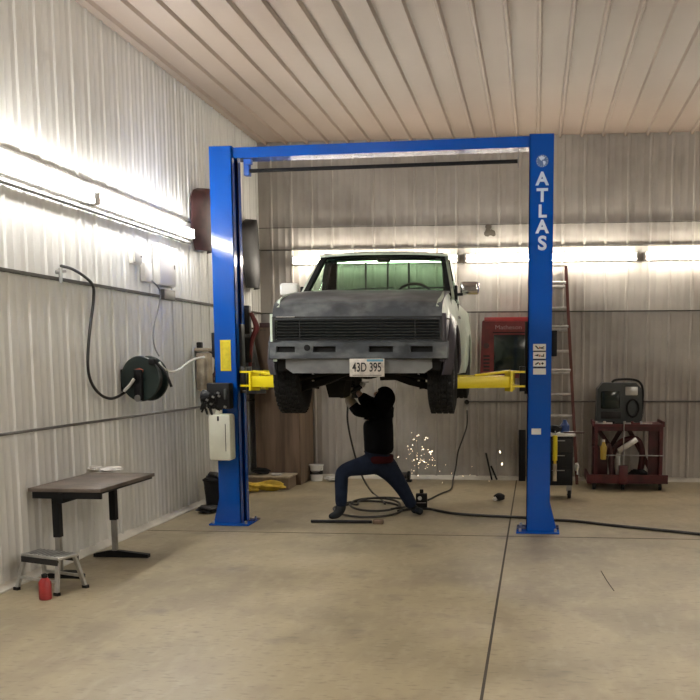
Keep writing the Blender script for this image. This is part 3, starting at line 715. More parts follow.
# jacket with hood
kp = [(*Q(379, 456), .160, .135), (*Q(379, 446), .158, .13), (*Q(378.5, 430), .168, .135), (*Q(377.5, 418), .165, .13), (*SHC, .115, .10), (*NEK, .075),
      (*LS, .078), (*((Vector(LS) + Vector(LE)) / 2), .062), (*LE, .058), (*((Vector(LE) + Vector(LW)) / 2), .048), (*(Vector(LE) * .2 + Vector(LW) * .8), .043),
      (*RS, .082), (*RE, .060), (*(Vector(RE) * .25 + Vector(RW) * .75), .046)]
jk = addmesh(skin_chain(fat(kp, 1.38), [(0, 1), (1, 2), (2, 3), (3, 4), (4, 5), (4, 6), (6, 7), (7, 8), (8, 9), (9, 10), (4, 11), (11, 12), (12, 13)]), 'jacket', 'jacket', man)
mb = MB(); mb.lathe([(.150, -.02), (.166, 0), (.168, .05), (.160, .07)], (HIP[0] + .02, HIP[1], HIP[2] + .015), 'z', 28); part(mb, 'shirt_hem', 'redcloth', man)
# head: skull, face turned up towards the truck, ears, nose, cap/hood
hc = Vector(HED) + Vector((.0, 0, .005))
look = Vector((-.72, .35, .45)).normalized(); sdv = look.cross(Vector((0, 0, 1))).normalized(); upv = sdv.cross(look)
mb = MB(); v = bmesh.ops.create_icosphere(mb.bm, subdivisions=4, radius=1)['verts']
for q in v:
    p = q.co.copy(); k = 1 - .14 * max(0, -p.z) ** 1.5 * (1 - .4 * max(0, p.x))
    q.co = hc + look * p.x * .102 * k + sdv * p.y * .078 * k + upv * p.z * .118
me_h = part(mb, 'head', 'skin', man)
mb = MB(); mb.tube([hc + look * .095 + upv * .02, hc + look * .125 - upv * .02, hc + look * .10 - upv * .03], [.010, .017, .012], 10); part(mb, 'nose', 'skin', me_h)
for s in (-1, 1):
    part(MB().blob(hc + sdv * s * .08 - look * .005, (.016, .02, .032), 1, .05, 2), 'ear', 'skin', me_h)
    part(MB().blob(hc + look * .088 + sdv * s * .032 + upv * .02, (.012, .012, .008), 1, .0, 2), 'eye', 'ink', me_h)
part(MB().tube([hc + look * .092 + sdv * .025 - upv * .055, hc + look * .1 - upv * .057, hc + look * .092 - sdv * .025 - upv * .055], .006, 8), 'mouth', 'redcloth', me_h)
mb = MB(); v = bmesh.ops.create_icosphere(mb.bm, subdivisions=4, radius=1)['verts']
bmesh.ops.delete(mb.bm, geom=[q for q in v if q.co.x > .55 and q.co.z < .45], context='VERTS')
for q in mb.bm.verts:
    p = q.co; q.co = hc + look * (p.x * .125 - .008) + sdv * p.y * .108 + upv * p.z * .138 - Vector((0, 0, .05)) * max(0, -p.z)
geo = bmesh.ops.solidify(mb.bm, geom=mb.bm.faces[:], thickness=.008)
part(mb, 'hood', 'jacket', man)
# gloved hands: palm, four fingers, thumb
def hand(w, d, n, curl, m, name):
    w = Vector(w); d = Vector(d).normalized(); n = Vector(n); n = (n - d * n.dot(d)).normalized(); s = d.cross(n)
    pts = [(*w, .030), (*(w + d * .05), .036, .022), (*(w + d * .085), .036, .020)]; ed = [(0, 1), (1, 2)]
    for k, (off, L) in enumerate(((-.030, .062), (-.010, .074), (.011, .070), (.030, .055))):
        b = w + d * .088 + s * off; i = len(pts)
        a = b + (d * math.cos(curl * .4) + n * math.sin(curl * .4)) * L * .45; c = a + (d * math.cos(curl) + n * math.sin(curl)) * L * .35; e = c + (d * math.cos(curl * 1.5) + n * math.sin(curl * 1.5)) * L * .3
        pts += [(*b, .011), (*a, .0105), (*c, .0095), (*e, .008)]; ed += [(2, i), (i, i + 1), (i + 1, i + 2), (i + 2, i + 3)]
    i = len(pts); b = w + d * .03 - s * .032; a = b + (d * .6 - s * .6 + n * .4) * .035; c = a + (d * .8 + n * .6) * .03
    pts += [(*b, .013), (*a, .012), (*c, .010)]; ed += [(1, i), (i, i + 1), (i + 1, i + 2)]
    return addmesh(skin_chain(pts, ed), name, m, man)
hand(LW, (-.12, .05, 1), (1, .1, 0), 1.0, 'glove', 'gloved_hand')
hand(RW, (-.45, -.2, .85), (-1, -.2, 0), .9, 'boot', 'gloved_hand')
# light forearm glove cuff
mb = MB(); a = Vector(LE) * .45 + Vector(LW) * .55; mb.tube([a, Vector(LW) * .97 + a * .03, Vector(LW) + Vector((0, 0, .03))], [.062, .056, .048], 14); part(mb, 'glove_cuff', 'glove', man)
# boots
for (A, T, nm) in ((LA, LT, 0), (RA, RT_, 1)):
    A = Vector(A); T = Vector(T); dirv = Vector((T.x - A.x, T.y - A.y, 0)).normalized()
    if nm == 0:
        b = Vector((A.x, A.y, 0)); pts = [(b.x, b.y, A.z + .03, .055), (b.x, b.y, .07, .058), (*(b - dirv * .03 + Vector((0, 0, .045))), .048), (*(b + dirv * .10 + Vector((0, 0, .045))), .048, .042), (*(b + dirv * .17 + Vector((0, 0, .036))), .040, .032)]
        ed2 = [(0, 1), (1, 2), (1, 3), (3, 4)]
    else:
        b = Vector((A.x, A.y, 0)); dirv = Vector((.5, -.6, 0)).normalized()
        pts = [(*A, .055), (*(A + Vector((.02, 0, -.05))), .055), (*(b + Vector((.03, .02, .045))), .045), (*(b + dirv * .09 + Vector((.02, 0, .042))), .045, .04), (*(b + dirv * .16 + Vector((.02, 0, .036))), .038, .032)]
        ed2 = [(0, 1), (1, 2), (2, 3), (3, 4)]
    addmesh(skin_chain(pts, ed2), 'boot', 'boot', man)
# grinder in the hands (a thing of its own)
gp = P(353, 389, y=ym - .08)
gt = empty('air_grinder', gp, 'black air grinder held up in the gloved hands under the truck', 'tool')
lpart(MB().cyl((-.05, 0, -.03), (.09, .04, .03), .027, 14), 'grinder_body', 'blackmetal', gt)
lpart(MB().cyl((.09, .04, .03), (.11, .045, .07), .03, 12), 'grinder_head', 'steel', gt)
lpart(MB().lathe([(.005, .0), (.055, .0), (.055, .006), (.005, .006)], (.115, .045, .073), 'z', 24), 'grinding_disc', 'charcoal', gt)
lpart(MB().cyl((-.05, 0, -.03), (-.09, -.01, -.06), .010, 8), 'air_inlet', 'steel', gt)
# work hose from the tool down to the floor coils
pts = [gp + Vector((-.09, -.01, -.06)), P(347.5, 405, y=ym - .12), P(347.5, 420, y=ym - .1), P(351, 440, y=ym), P(357, 462, y=ym + .1), P(364, 480, y=ym + .3), P(372, 492, z=.03), P(381, 499, z=.018), P(385, 504, z=.018)]
tag(MB().tube(pts, .011, 8).build('air_hose', 'hose'), 'black air hose hanging from the grinder down to the floor', 'hose')
def ring_pts(px0, px1, py0, py1, n, ph=0, z=.018):
    return [P((px0 + px1) / 2 + (px1 - px0) / 2 * math.cos(ph + 2 * PI * k / n), (py0 + py1) / 2 + (py1 - py0) / 2 * math.sin(ph + 2 * PI * k / n), z=z) for k in range(n + 1)]
coil = ring_pts(334, 402, 501, 517, 14, 3.4) + ring_pts(350, 400, 498, 511, 14, 3.2, .035) + ring_pts(357, 412, 497.5, 509, 12, 2.9, .05)[:-3]
tag(MB().tube(coil, .013, 8, sub=4).build('coiled_hose', 'hose'), 'black hose lying in loose coils under the lunging person', 'hose')
run = [P(px, py, z=.016) for px, py in ((398, 511), (410, 509), (427, 508.5), (440, 511), (455, 513.5), (480, 515.3), (505, 516.5), (526, 517.5), (545, 519.5), (575, 521), (610, 525), (650, 529), (700, 534))]
tag(MB().tube(run, .015, 8).build('extension_hose', 'hose'), 'black hose running right across the floor behind the right column', 'hose')
rg_ = P(467, 402, y=YB - .08)
reg = empty('air_outlet', (rg_.x, YB - .03, rg_.z), 'small brass air outlet where a hose hangs from the back wall pipe', 'air fitting')
lpart(MB().bx(-.03, .03, -.06, .0, -.05, .03, bevel=.01).cyl((0, -.04, -.05), (0, -.04, -.12), .018, 10), 'valve_body', 'steel', reg)
lpart(MB().cyl((0, -.07, 0), (.0, -.09, 0), .035, 16), 'gauge', 'dark', reg)
pts = [(rg_.x, YB - .07, rg_.z - .12), P(467, 425, y=YB - .1), P(463, 438, y=YB - .1), P(458, 452, y=YB - .12), P(456, 466, y=YB - .15), P(453, 480, z=.03), P(451, 489, z=.014), P(441, 493.5, z=.014), P(428, 500, z=.014)]
tag(MB().tube(pts, .011, 8).build('wall_air_hose', 'hose'), 'thin black hose hanging from the back wall outlet to the floor', 'hose')

# ------------------------------------------------------------------ sparks (uncountable)
mb = MB(); rnd = random.Random(11)
for k in range(80):
    if k < 2: px, py = (500, 452) if k else (502, 464)
    elif k < 60: px = rnd.gauss(420, 10); py = rnd.gauss(459, 10)
    else: px = rnd.gauss(440, 14); py = rnd.gauss(468, 9)
    if k > 70: px, py = rnd.choice(((500, 452), (502, 464), (412, 434), (417, 436), (489, 481), (463, 476), (470, 475)))
    if py > 484 or px < 396: continue
    c = P(px, py, y=rnd.uniform(11.8, 13.3)); r = .011 if k < 2 else rnd.choice((.0022, .003, .0035, .006))
    a = Vector((rnd.uniform(-1, 1), 0, rnd.uniform(-1, 1))).normalized() * r * rnd.uniform(1, 2.2)
    if c.z < .02: continue
    mb.tube([c - a, c, c + a], [r * .3, r, r * .3], 6, False)
tag(mb.build('flying_sparks', 'spark'), 'bright sparks flying to the right of the person near the floor', 'sparks', kind='stuff')

# ------------------------------------------------------------------ items on the left wall
def hung_panel(name, m, y0, y1, ztop, zbot, label, seed):
    """curved wheel-arch shaped panel hanging on the wall"""
    g = []; n = 16
    for i in range(n + 1):
        v = i / n; row = []
        z = ztop + (zbot - ztop) * v
        w = (.25 + .75 * min(1, v / .2) ** .5) if v < .55 else 1 - (v - .55) ** 1.3 * 1.3
        cshift = .10 * math.sin(v * PI) * (y1 - y0)
        for k in range(9):
            u = -1 + k / 4
            yy = (y0 + y1) / 2 + u * (y1 - y0) / 2 * max(.15, w) + cshift
            row.append((XL + .032 + .13 * (1 - u * u) + .012 * math.sin(5 * v + seed), yy, z))
        g.append(row)
    mb = MB(); mb.sheet(g, .01, (1, 0, 0)); o = mb.build(name, m)
    return o
o = hung_panel('car_fender', 'maroon', P(186, 215, x=XL).y, P(208, 215, x=XL).y, P(190, 184, x=XL + .05).z, P(203, 252, x=XL + .05).z, '', 1)
tag(o, 'maroon curved car panel hanging on the left wall at the end of the strip light', 'car part')
o = hung_panel('wheel_liner', 'charcoal', P(238, 250, x=XL).y, P(253, 250, x=XL).y, P(240, 216, x=XL + .05).z, P(247, 288, x=XL + .05).z, '', 3)
tag(o, 'charcoal curved liner hanging on the left wall just behind the left column', 'car part')
def wallbox(px0, py0, px1, py1, depth, name, m, label, cat, door=True):
    a = P(px0, py0, x=XL + .02); b = P(px1, py1, x=XL + .02); c = P(px0, py1, x=XL + .02)
    z1 = a.z; z0 = (c.z + b.z) / 2
    root = empty(name, (XL + .010, (a.y + b.y) / 2, z0), label, cat)
    L = b.y - a.y; Hh = z1 - z0
    lpart(MB().bx(0, depth, -L / 2, L / 2, 0, Hh, bevel=.006), 'box_body', m, root)
    if door:
        dr = lpart(MB().bx(depth, depth + .012, -L / 2 + .012, L / 2 - .012, .012, Hh - .012, bevel=.004), 'cover', m, root)
        lpart(MB().bx(depth + .012, depth + .02, L / 2 - .05, L / 2 - .03, Hh * .45, Hh * .55), 'latch', 'conduit', dr)
    return root
wallbox(129, 247, 138, 264, .05, 'switch_box', 'housing', 'small grey electrical box on the left wall, below the strip light', 'electrical box')
wallbox(153, 243, 171, 286, .06, 'breaker_panel', 'housing', 'tall pale breaker panel on the left wall, near the left column', 'electrical panel')
wallbox(161, 289, 172, 300, .05, 'outlet_box', 'conduit', 'small outlet box on the left wall seam, under the breaker panel', 'electrical box', False)
wallbox(141, 262, 149, 282, .05, 'junction_box', 'housing', 'narrow pale junction box on the left wall beside the breaker panel', 'electrical box', False)
# air drop and black hose
q = P(60, 272, x=XL + .05)
ad = empty('air_drop', (XL + .014, q.y, q.z), 'brass air outlet on the left wall feeding the black hose', 'air fitting')
lpart(MB().cyl((0, 0, 0), (.05, 0, 0), .018, 12).cyl((.04, 0, -.09), (.04, 0, .03), .016, 10).cyl((.04, 0, 0), (.06, .05, .01), .012, 8), 'valve', 'steel', ad)
pts = [P(px, py, x=XL + .07) for px, py in ((61, 266), (72, 269), (85, 277), (93, 286), (93.5, 300), (91, 320), (88.5, 345), (88, 368), (92, 384), (101, 395), (112, 398.5))] + [P(124, 393, y=9.0), P(131, 386, y=8.93), P(137, 378, y=8.93)]
tag(MB().tube(pts, .0135, 8).build('supply_hose', 'hose'), 'black hose looping down the left wall into the hose reel', 'hose')
pts = [P(px, py, x=XL + .08) for px, py in ((152, 281), (158, 287), (160.5, 294), (159, 305), (155, 322), (153, 336), (155, 348), (159, 356))]
tag(MB().tube(pts, .008, 8).build('power_cord', 'cord'), 'thin grey cord hanging from the breaker panel to the hose reel', 'cord')
# hose reel
rc = P(145, 378.5, y=9.0); R_ = .215
rl = empty('hose_reel', rc, 'round dark green-black hose reel bracketed to the left wall', 'hose reel', rz=-.2)
lpart(MB().lathe([(.05, -.085), (R_, -.085), (R_ + .008, -.075), (R_, -.065), (.10, -.06), (.10, .06), (R_, .065), (R_ + .008, .075), (R_, .085), (.05, .085)], (0, 0, 0), 'y', 44), 'reel_drum', mat('dark_green_enamel', (.012, .022, .02), .35), rl)
mb = MB()
for w in range(3):
    for k in range(4): mb.lathe([(.115 + .025 * w, -.05 + .028 * k - .011), (.127 + .025 * w, -.05 + .028 * k), (.115 + .025 * w, -.05 + .028 * k + .011)], (0, 0, 0), 'y', 36)
lpart(mb, 'wound_hose', 'hose', rl)
lpart(MB().prism([(-.06, .06), (.03, .05), (.05, .085), (.0, .105), (-.05, .09)], 'y', -.095, -.088), 'reel_label', 'orange', rl)
lpart(MB().box((.0, -.11, -.06), (.085, .04, .30), bevel=.01).cyl((0, -.13, 0), (0, -.06, 0), .045, 18), 'reel_arm', 'dark', rl)
lpart(MB().cyl((0, -.14, -.19), (0, -.10, -.19), .033, 16), 'ratchet_cap', 'steel', rl)
lpart(MB().tube([(-.03, -.135, .0), (-.07, -.15, -.06), (-.14, -.15, -.12)], .015, 10), 'hose_inlet', 'hosewhite', rl)
lpart(MB().box((-.20, .02, -.02), (.08, .16, .22), bevel=.006), 'wall_bracket', 'dark', rl)
lpart(MB().box((.16, -.09, .165), (.075, .06, .06), bevel=.012).tube([(.19, -.09, .16), (.28, -.07, .06), (.33, -.05, -.08)], .013, 8), 'hose_guide', 'dark', rl)
pts = [P(159, 362, y=8.92), P(163, 368, y=8.95), P(170, 371.5, y=9.2), P(178, 370.5, y=9.6), P(186, 364, y=10.2), P(195, 359, y=10.7), P(204, 357, y=11.0)]
tag(MB().tube(pts, .014, 8).build('air_line', 'hosewhite'), 'pale hose running from the reel to the tan filter unit', 'hose')
# filter unit
a = P(196, 348, x=XL + .03); b = P(207, 390, x=XL + .03)
fu = empty('filter_unit', (XL + .014, (a.y + b.y) / 2, b.z), 'dirty tan filter unit on the left wall just left of the lift column', 'air filter')
Lf = b.y - a.y; Hf = a.z - b.z
lpart(MB().bx(0, .16, -Lf / 2, Lf / 2 - .16, .0, Hf * .9, bevel=.03), 'filter_housing', 'tan', fu)
lpart(MB().bx(-.004, .175, -Lf / 2 - .02, Lf / 2 - .04, Hf * .92, Hf, bevel=.01), 'filter_cap', 'tan', fu)
lpart(MB().bx(.02, .08, -Lf / 2, -Lf / 2 + .07, Hf, Hf + .07, bevel=.01), 'valve_block', 'dark', fu)
lpart(MB().tube([(.12, Lf / 2 - .12, Hf * .9), (.20, Lf / 2 - .06, Hf * .6), (.12, Lf / 2 - .08, Hf * .3), (.16, Lf / 2 - .04, .0)], .018, 8), 'drain_hose', 'maroon', fu)
lpart(MB().tube([(.10, Lf / 2 - .16, Hf * .95), (.14, Lf / 2 - .02, Hf * .8), (.12, Lf / 2 + .02, Hf * .4), (.14, Lf / 2 - .02, -.05)], .014, 8), 'supply_line', 'dark', fu)

# ------------------------------------------------------------------ work table, cloths and stool at left front
tx0, tx1, ty0, ty1, tz = XL + .04, -3.44, 7.12, 8.20, .75
tb = empty('work_table', ((tx0 + tx1) / 2, (ty0 + ty1) / 2, 0), 'long narrow brown-topped table with dark steel legs along the left wall', 'table')
part(MB().bx(tx0, tx1, ty0 - .9 + .9, ty1, tz - .03, tz, bevel=.004), 'tabletop', 'tabletop', tb)
part(MB().bx(tx0 + .03, tx1 - .005, ty0 + .01, ty0 + .035, tz - .085, tz - .03).bx(tx1 - .03, tx1 - .005, ty0 + .01, ty1 - .05, tz - .045, tz - .03).bx(-3.80, -3.76, ty0, ty1 - .1, tz - .12, tz - .04), 'frame_rail', 'dark', tb)
for yy in (ty0 + .09, ty1 - .15):
    lx = -3.775 if yy > 7.5 else -3.86; fx = tx1 - .02 if yy > 7.5 else -3.66
    l = part(MB().bx(lx - .028, lx + .028, yy - .03, yy + .03, .34, tz - .03), 'leg', 'dark', tb)
    part(MB().bx(lx - .02, lx + .02, yy - .022, yy + .022, .03, .36), 'leg_insert', 'steel', l)
    part(MB().prism([(tx0 + .08, .0), (fx, .0), (fx, .03), (-3.74, .06), (-3.82, .06), (tx0 + .08, .03)], 'y', yy - .03, yy + .03), 'foot', 'dark', l)
q = P(94, 471, z=tz)
tag(MB().blob((q.x, q.y, tz + .026), (.07, .10, .022), 4, .18).build('rag', 'ragwhite'), 'crumpled white rag at the left end of the pair on the table', 'cloth', 'white cloths on the table')
q = P(110, 471.5, z=tz)
tag(MB().blob((q.x + .02, q.y, tz + .026), (.085, .15, .02), 9, .15).build('glove', 'ragwhite'), 'white work glove lying nearer the table corner, right of the rag', 'glove', 'white cloths on the table')
# step stool
sx, sy_ = -3.74, 6.84
st = empty('step_stool', (sx, sy_, 0), 'low aluminium step stool with ribbed top at the lower left', 'stool', rz=-.35)
lpart(MB().box((0, 0, .27), (.40, .20, .025), bevel=.006), 'tread', 'alu', st)
mb = MB()
for k in range(9): mb.box((-.17 + .0425 * k, 0, .285), (.010, .17, .008), rot=(0, 0, .2))
lpart(mb, 'grip_ribs', 'steel', st)
for a_ in (-1, 1):
    for b_ in (-1, 1):
        mb = MB(); strut(mb, (a_ * .175, b_ * .08, .265), (a_ * .215, b_ * .14, 0), .032, .022); l = lpart(mb, 'leg', 'alu', st)
        lpart(MB().box((a_ * .215, b_ * .14, .012), (.045, .032, .024)), 'rubber_foot', 'dark', l)
lpart(MB().box((0, -.122, .10), (.41, .02, .02)).box((0, .122, .10), (.41, .02, .02)), 'crossbar', 'alu', st)
lpart(MB().box((0, -.098, .24), (.39, .012, .045)).box((0, .098, .24), (.39, .012, .045)), 'side_skirt', 'charcoal', st)
q = P(55, 596, z=0)
rcn = empty('red_canister', (q.x - .02, q.y - .10, 0), 'small red canister standing left of the step stool', 'canister')
lpart(MB().lathe([(.04, 0), (.045, .005), (.045, .13), (.03, .155), (.018, .165)], (0, 0, 0), 'z', 24), 'canister_body', 'redbright', rcn)
lpart(MB().lathe([(.018, .165), (.022, .168), (.022, .19), (.014, .195)], (0, 0, 0), 'z', 18), 'cap', 'dark', rcn)

# ------------------------------------------------------------------ corner behind the left column
# tall brown cabinet
cb = empty('tall_cabinet', (-3.60, 13.35, 0), 'tall brown board cabinet in the far left corner of the shop', 'cabinet')
zt_ = 2.2
part(MB().bx(-3.96, -3.32, 13.05, 13.86, 0, zt_).bx(-3.98, -3.30, 13.03, 13.86, zt_, zt_ + .025), 'cabinet_body', 'wood', cb)
dd = part(MB().bx(-3.955, -3.33, 13.035, 13.05, .04, zt_ - .02), 'cabinet_door', 'wood', cb)
part(MB().cyl((-3.38, 13.02, 1.1), (-3.38, 13.02, 1.22), .008, 8), 'door_handle', 'steel', dd)
part(MB().bx(-3.325, -3.318, 13.05, 13.85, .02, zt_ - .02), 'side_board', 'woodlight', cb)
# box on top / dark red thing
tag(MB().box((-3.66, 13.3, zt_ + .06), (.5, .3, .07), rot=(0, 0, .1), bevel=.01).build('flat_box', 'maroon'), 'flat dark red box lying on top of the tall brown cabinet', 'box')
# dark cover hanging (rolled tarp)
q0 = P(252, 322, y=12.75); q1 = P(252, 368, y=12.75)
tp = empty('hanging_coat', (XL + .014, 12.78, q0.z), 'dark grey coat hanging on the left wall beyond the left column', 'coat')
mb = MB(); g = []
for i in range(13):
    v = i / 12; z = -(q0.z - q1.z + .35) * v
    g.append([(.05 + .22 * (1 - (-1 + k / 5) ** 2) * (.3 + v) + .02 * math.sin(k * 2.2 + 4 * v), (.08 + .13 * v ** .6) * (-1 + k / 5), z) for k in range(11)])
mb.sheet(g, .012, (1, 0, 0)); lpart(mb, 'coat_cloth', 'charcoal', tp)
lpart(MB().tube([(.0, 0, .02), (.07, 0, .03), (.08, 0, -.03)], .008, 8), 'wall_hook', 'steel', tp)
# dark red tool pouch + control box hanging at the column
cbx = empty('control_box', (LX1 - .085, YLc + .36, 1.78), 'dark control boxes with a red strap on the inner back of the left column', 'control box')
lpart(MB().bx(.0, .12, 0, .08, .27, .58, bevel=.01), 'upper_box', 'charcoal', cbx)
lpart(MB().bx(.0, .13, 0, .08, -.04, .24, bevel=.01), 'lower_box', 'charcoal', cbx)
lpart(MB().bx(-.005, .012, -.06, .03, -.05, .58), 'mounting_plate', 'dark', cbx)
lpart(MB().tube([(.13, .02, .50), (.19, .02, .34), (.13, .02, .18), (.10, .02, -.2)], [.02, .035, .025, .015], 8), 'red_strap', 'red', cbx)
# shelf / crate and yellow bag
cr = empty('low_crate', (-3.66, 12.72, 0), 'low grey-brown crate on the floor in front of the tall cabinet', 'crate')
part(MB().bx(-3.93, -3.37, 12.55, 12.98, .0, .16), 'crate_body', 'woodlight', cr)
part(MB().bx(-3.95, -3.35, 12.53, 13.0, .16, .18), 'crate_lid', 'tan', cr)
q = P(276, 487, z=.05)
tag(MB().blob((-3.60, 12.40, .072), (.24, .085, .062), 8, .2).build('yellow_bag', 'yelcloth'), 'crumpled yellow bag lying in front of the low crate', 'bag')
q = P(262, 490, z=.05)
tag(MB().blob((-3.80, 12.24, .075), (.11, .07, .062), 12, .25).build('yellow_rag', 'yelcloth'), 'bunched yellow rag beside the column, left of the yellow bag', 'rag')
q = P(256, 470, y=12.35)
tag(MB().blob((-3.80, 12.72, .235), (.12, .09, .045), 12, .2).build('tool_bag', 'dark'), 'small dark slumped bag lying on the low crate', 'bag')
tag(MB().blob((-3.56, 12.66, .20), (.08, .05, .016), 5, .2).build('paper_towel', 'ragwhite'), 'small white cloth lying on the low crate lid', 'cloth')
sb = empty('scrap_bin', (-3.83, 10.95, 0), 'dark bin and clutter on the floor behind the left column', 'bin')
part(MB().lathe([(.12, 0), (.15, .32), (.16, .33), (.16, .345), (.13, .345), (.11, .02)], (-3.83, 10.95, 0), 'z', 26), 'bin_body', 'dark', sb)
part(MB().blob((-3.83, 10.95, .36), (.12, .12, .07), 7, .25), 'bin_contents', 'charcoal', sb)
q = P(213, 512, z=0)
tag(MB().blob((-3.80, 10.55, .045), (.12, .16, .04), 7, .25).build('oily_rag', 'charcoal'), 'dark oily rag on the floor at the left wall beside the lift base', 'rag')
# bucket and rags at the back wall
q = P(314, 481, z=0)
bk = empty('paint_bucket', (q.x + .03, 13.55, 0), 'white paint bucket with a dark band beside the brown cabinet', 'bucket')
lpart(MB().lathe([(.085, 0), (.10, .22), (.108, .225), (.108, .24), (.095, .24), (.08, .01)], (0, 0, 0), 'z', 28), 'bucket_body', 'white', bk)
lpart(MB().lathe([(.0945, .10), (.0985, .155), (.0975, .155), (.0935, .10)], (0, 0, 0), 'z', 28), 'label_band', 'charcoal', bk)
lpart(MB().tube([(-.1, 0, .22), (-.06, -.09, .15), (.06, -.09, .15), (.1, 0, .22)], .003, 6), 'wire_handle', 'steel', bk)
q = P(325, 480, z=.03)
tag(MB().blob((q.x + .10, 13.5, .042), (.11, .08, .034), 21, .22).build('white_rag', 'ragwhite'), 'crumpled white rag on the floor right of the paint bucket', 'rag')
# dark machine behind person at back wall
q = P(406, 477, z=0)
mc = empty('bench_grinder', (q.x, 13.55, 0), 'small dark grinder on the floor at the back wall behind the sparks', 'grinder')
lpart(MB().bx(-.16, .16, -.06, .06, 0, .03, bevel=.005), 'grinder_base', 'dark', mc)
lpart(MB().cyl((-.09, 0, .09), (.09, 0, .09), .05, 16), 'motor', 'charcoal', mc)
for s in (-1, 1): lpart(MB().cyl((s * .10, 0, .09), (s * .135, 0, .09), .065, 20), 'grinding_wheel', 'dark', mc)
# black box with pressure gauge near right boot
q = P(421, 510, z=0)
pb = empty('air_tool_case', (q.x, q.y + .06, 0), 'small black case with a round gauge and top handle beside the right boot', 'case', rz=.1)
lpart(MB().box((0, 0, .095), (.135, .10, .19), bevel=.008), 'case_body', 'dark', pb)
lpart(MB().cyl((-.02, -.05, .14), (-.02, -.058, .14), .024, 18), 'gauge', 'white', pb)
lpart(MB().box((0, -.052, .085), (.11, .006, .007)), 'latch_strip', 'steel', pb)
lpart(MB().box((0, 0, .215), (.045, .03, .05), bevel=.01), 'top_handle', 'dark', pb)
# small helmet
q = P(498.5, 501.5, z=0)
hm = empty('face_mask', (q.x, q.y, 0), 'small black and white respirator mask lying alone on the floor', 'mask')
lpart(MB().blob((0.01, 0, .058), (.065, .06, .05), 3, .1), 'mask_shell', 'dark', hm)
lpart(MB().blob((-.04, -.035, .04), (.034, .025, .024), 4, .1, 2), 'filter', 'ragwhite', hm)
# floor tool (pole with block head)
a = P(311, 521, z=.02); b = P(372, 522, z=.02)
pz = empty('pry_bar', ((a.x + b.x) / 2, (a.y + b.y) / 2, 0), 'long dark bar with a block head lying on the floor before the person', 'bar')
part(MB().cyl((a.x, a.y, .019), (b.x, b.y, .022), .017, 10), 'bar_shaft', 'blackmetal', pz)
part(MB().box((b.x + .07, b.y, .026), (.12, .07, .05), bevel=.012), 'bar_head', 'wood', pz)
# sticks leaning on back wall
a = P(486, 453, y=YB - .045); b = P(492, 478, y=YB - .09)
tag(MB().cyl((a.x, YB - .04, a.z), (b.x, YB - .13, .012), .013, 8).build('wood_stick', 'dark'), 'short dark stick leaning on the back wall, the longer of two', 'stick')
a = P(491, 466, y=YB - .045); b = P(497, 477, y=YB - .09)
tag(MB().cyl((a.x, YB - .04, a.z), (b.x, YB - .11, .014), .014, 8).build('short_stick', 'dark'), 'stub of dark stick leaning on the back wall beside the longer one', 'stick')
# dark post by right column (folded board)
a = P(521, 430, y=13.7); 
tag(MB().box((a.x + .02, 13.76, a.z / 2), (.10, .03, a.z), rot=(0.03, 0, 0), bevel=.005).build('leaning_board', 'dark'), 'narrow black board leaning on the back wall, left of the right column', 'board')
# soot stain on the wall
q = P(490, 230, y=YB)
mb = MB()
for k in range(9):
    rn = random.Random(k); c0 = P(490 + rn.uniform(-4, 4), 231 + rn.uniform(-5, 4), y=YB)
    mb.lathe([(.001, 0), (.03 + rn.random() * .02, 0), (.03, .001), (.001, .001)], (c0.x, YB - .0235 - .001 * k, c0.z), 'y', 9)
tag(mb.build('soot_mark', 'stain'), kind='structure'); bpy.data.objects['soot_mark'].name = 'trim_%d' % n_tr; n_tr += 1

# ------------------------------------------------------------------ red cabinet on the back wall
a = P(480, 318, y=13.6); b = P(531, 378, y=13.6)
x0, x1, z0, z1 = a.x, b.x, b.z, a.z
rh = empty('red_wall_cabinet', ((x0 + x1) / 2, 13.72, z0), 'red metal box with a dark window on the back wall, left of the right column', 'cabinet')
W_, H_ = x1 - x0, z1 - z0
lpart(MB().prism([(-W_ / 2, 0), (W_ / 2, 0), (W_ / 2, H_), (-W_ / 2 + .10, H_), (-W_ / 2 + .03, H_ - .05)], 'y', -.12, .145), 'cabinet_body', 'red', rh)
lpart(MB().bx(-W_ / 2 + .06, W_ / 2, -.13, .0, H_ - .05, H_ + .01, bevel=.01), 'top_lip', 'redbright', rh)
lpart(MB().bx(-W_ / 2 + .20, W_ / 2 - .05, -.128, -.118, .06, H_ - .24, bevel=.006), 'dark_window', 'screen', rh)
lpart(MB().bx(-W_ / 2 + .185, W_ / 2 - .03, -.125, -.119, H_ - .215, H_ - .20), 'window_rail', 'dark', rh)
fr = MB()
for k in range(5): fr.bx(-W_ / 2 + .05, -W_ / 2 + .14, -.126, -.119, .10 + .05 * k, .125 + .05 * k)
lpart(fr, 'vent_slots', 'charcoal', rh)
lpart(MB().lathe([(.001, 0), (.04, 0), (.04, .01), (.001, .01)], (-W_ / 2 + .095, -.13, .46), 'y', 20), 'dial', 'maroon', rh)
t = text_mesh('Matheson', .085, .0012, (.04, -.123, H_ - .135), sx=1.15, name='brand_lettering', m='greytext'); adopt(t, rh, True)

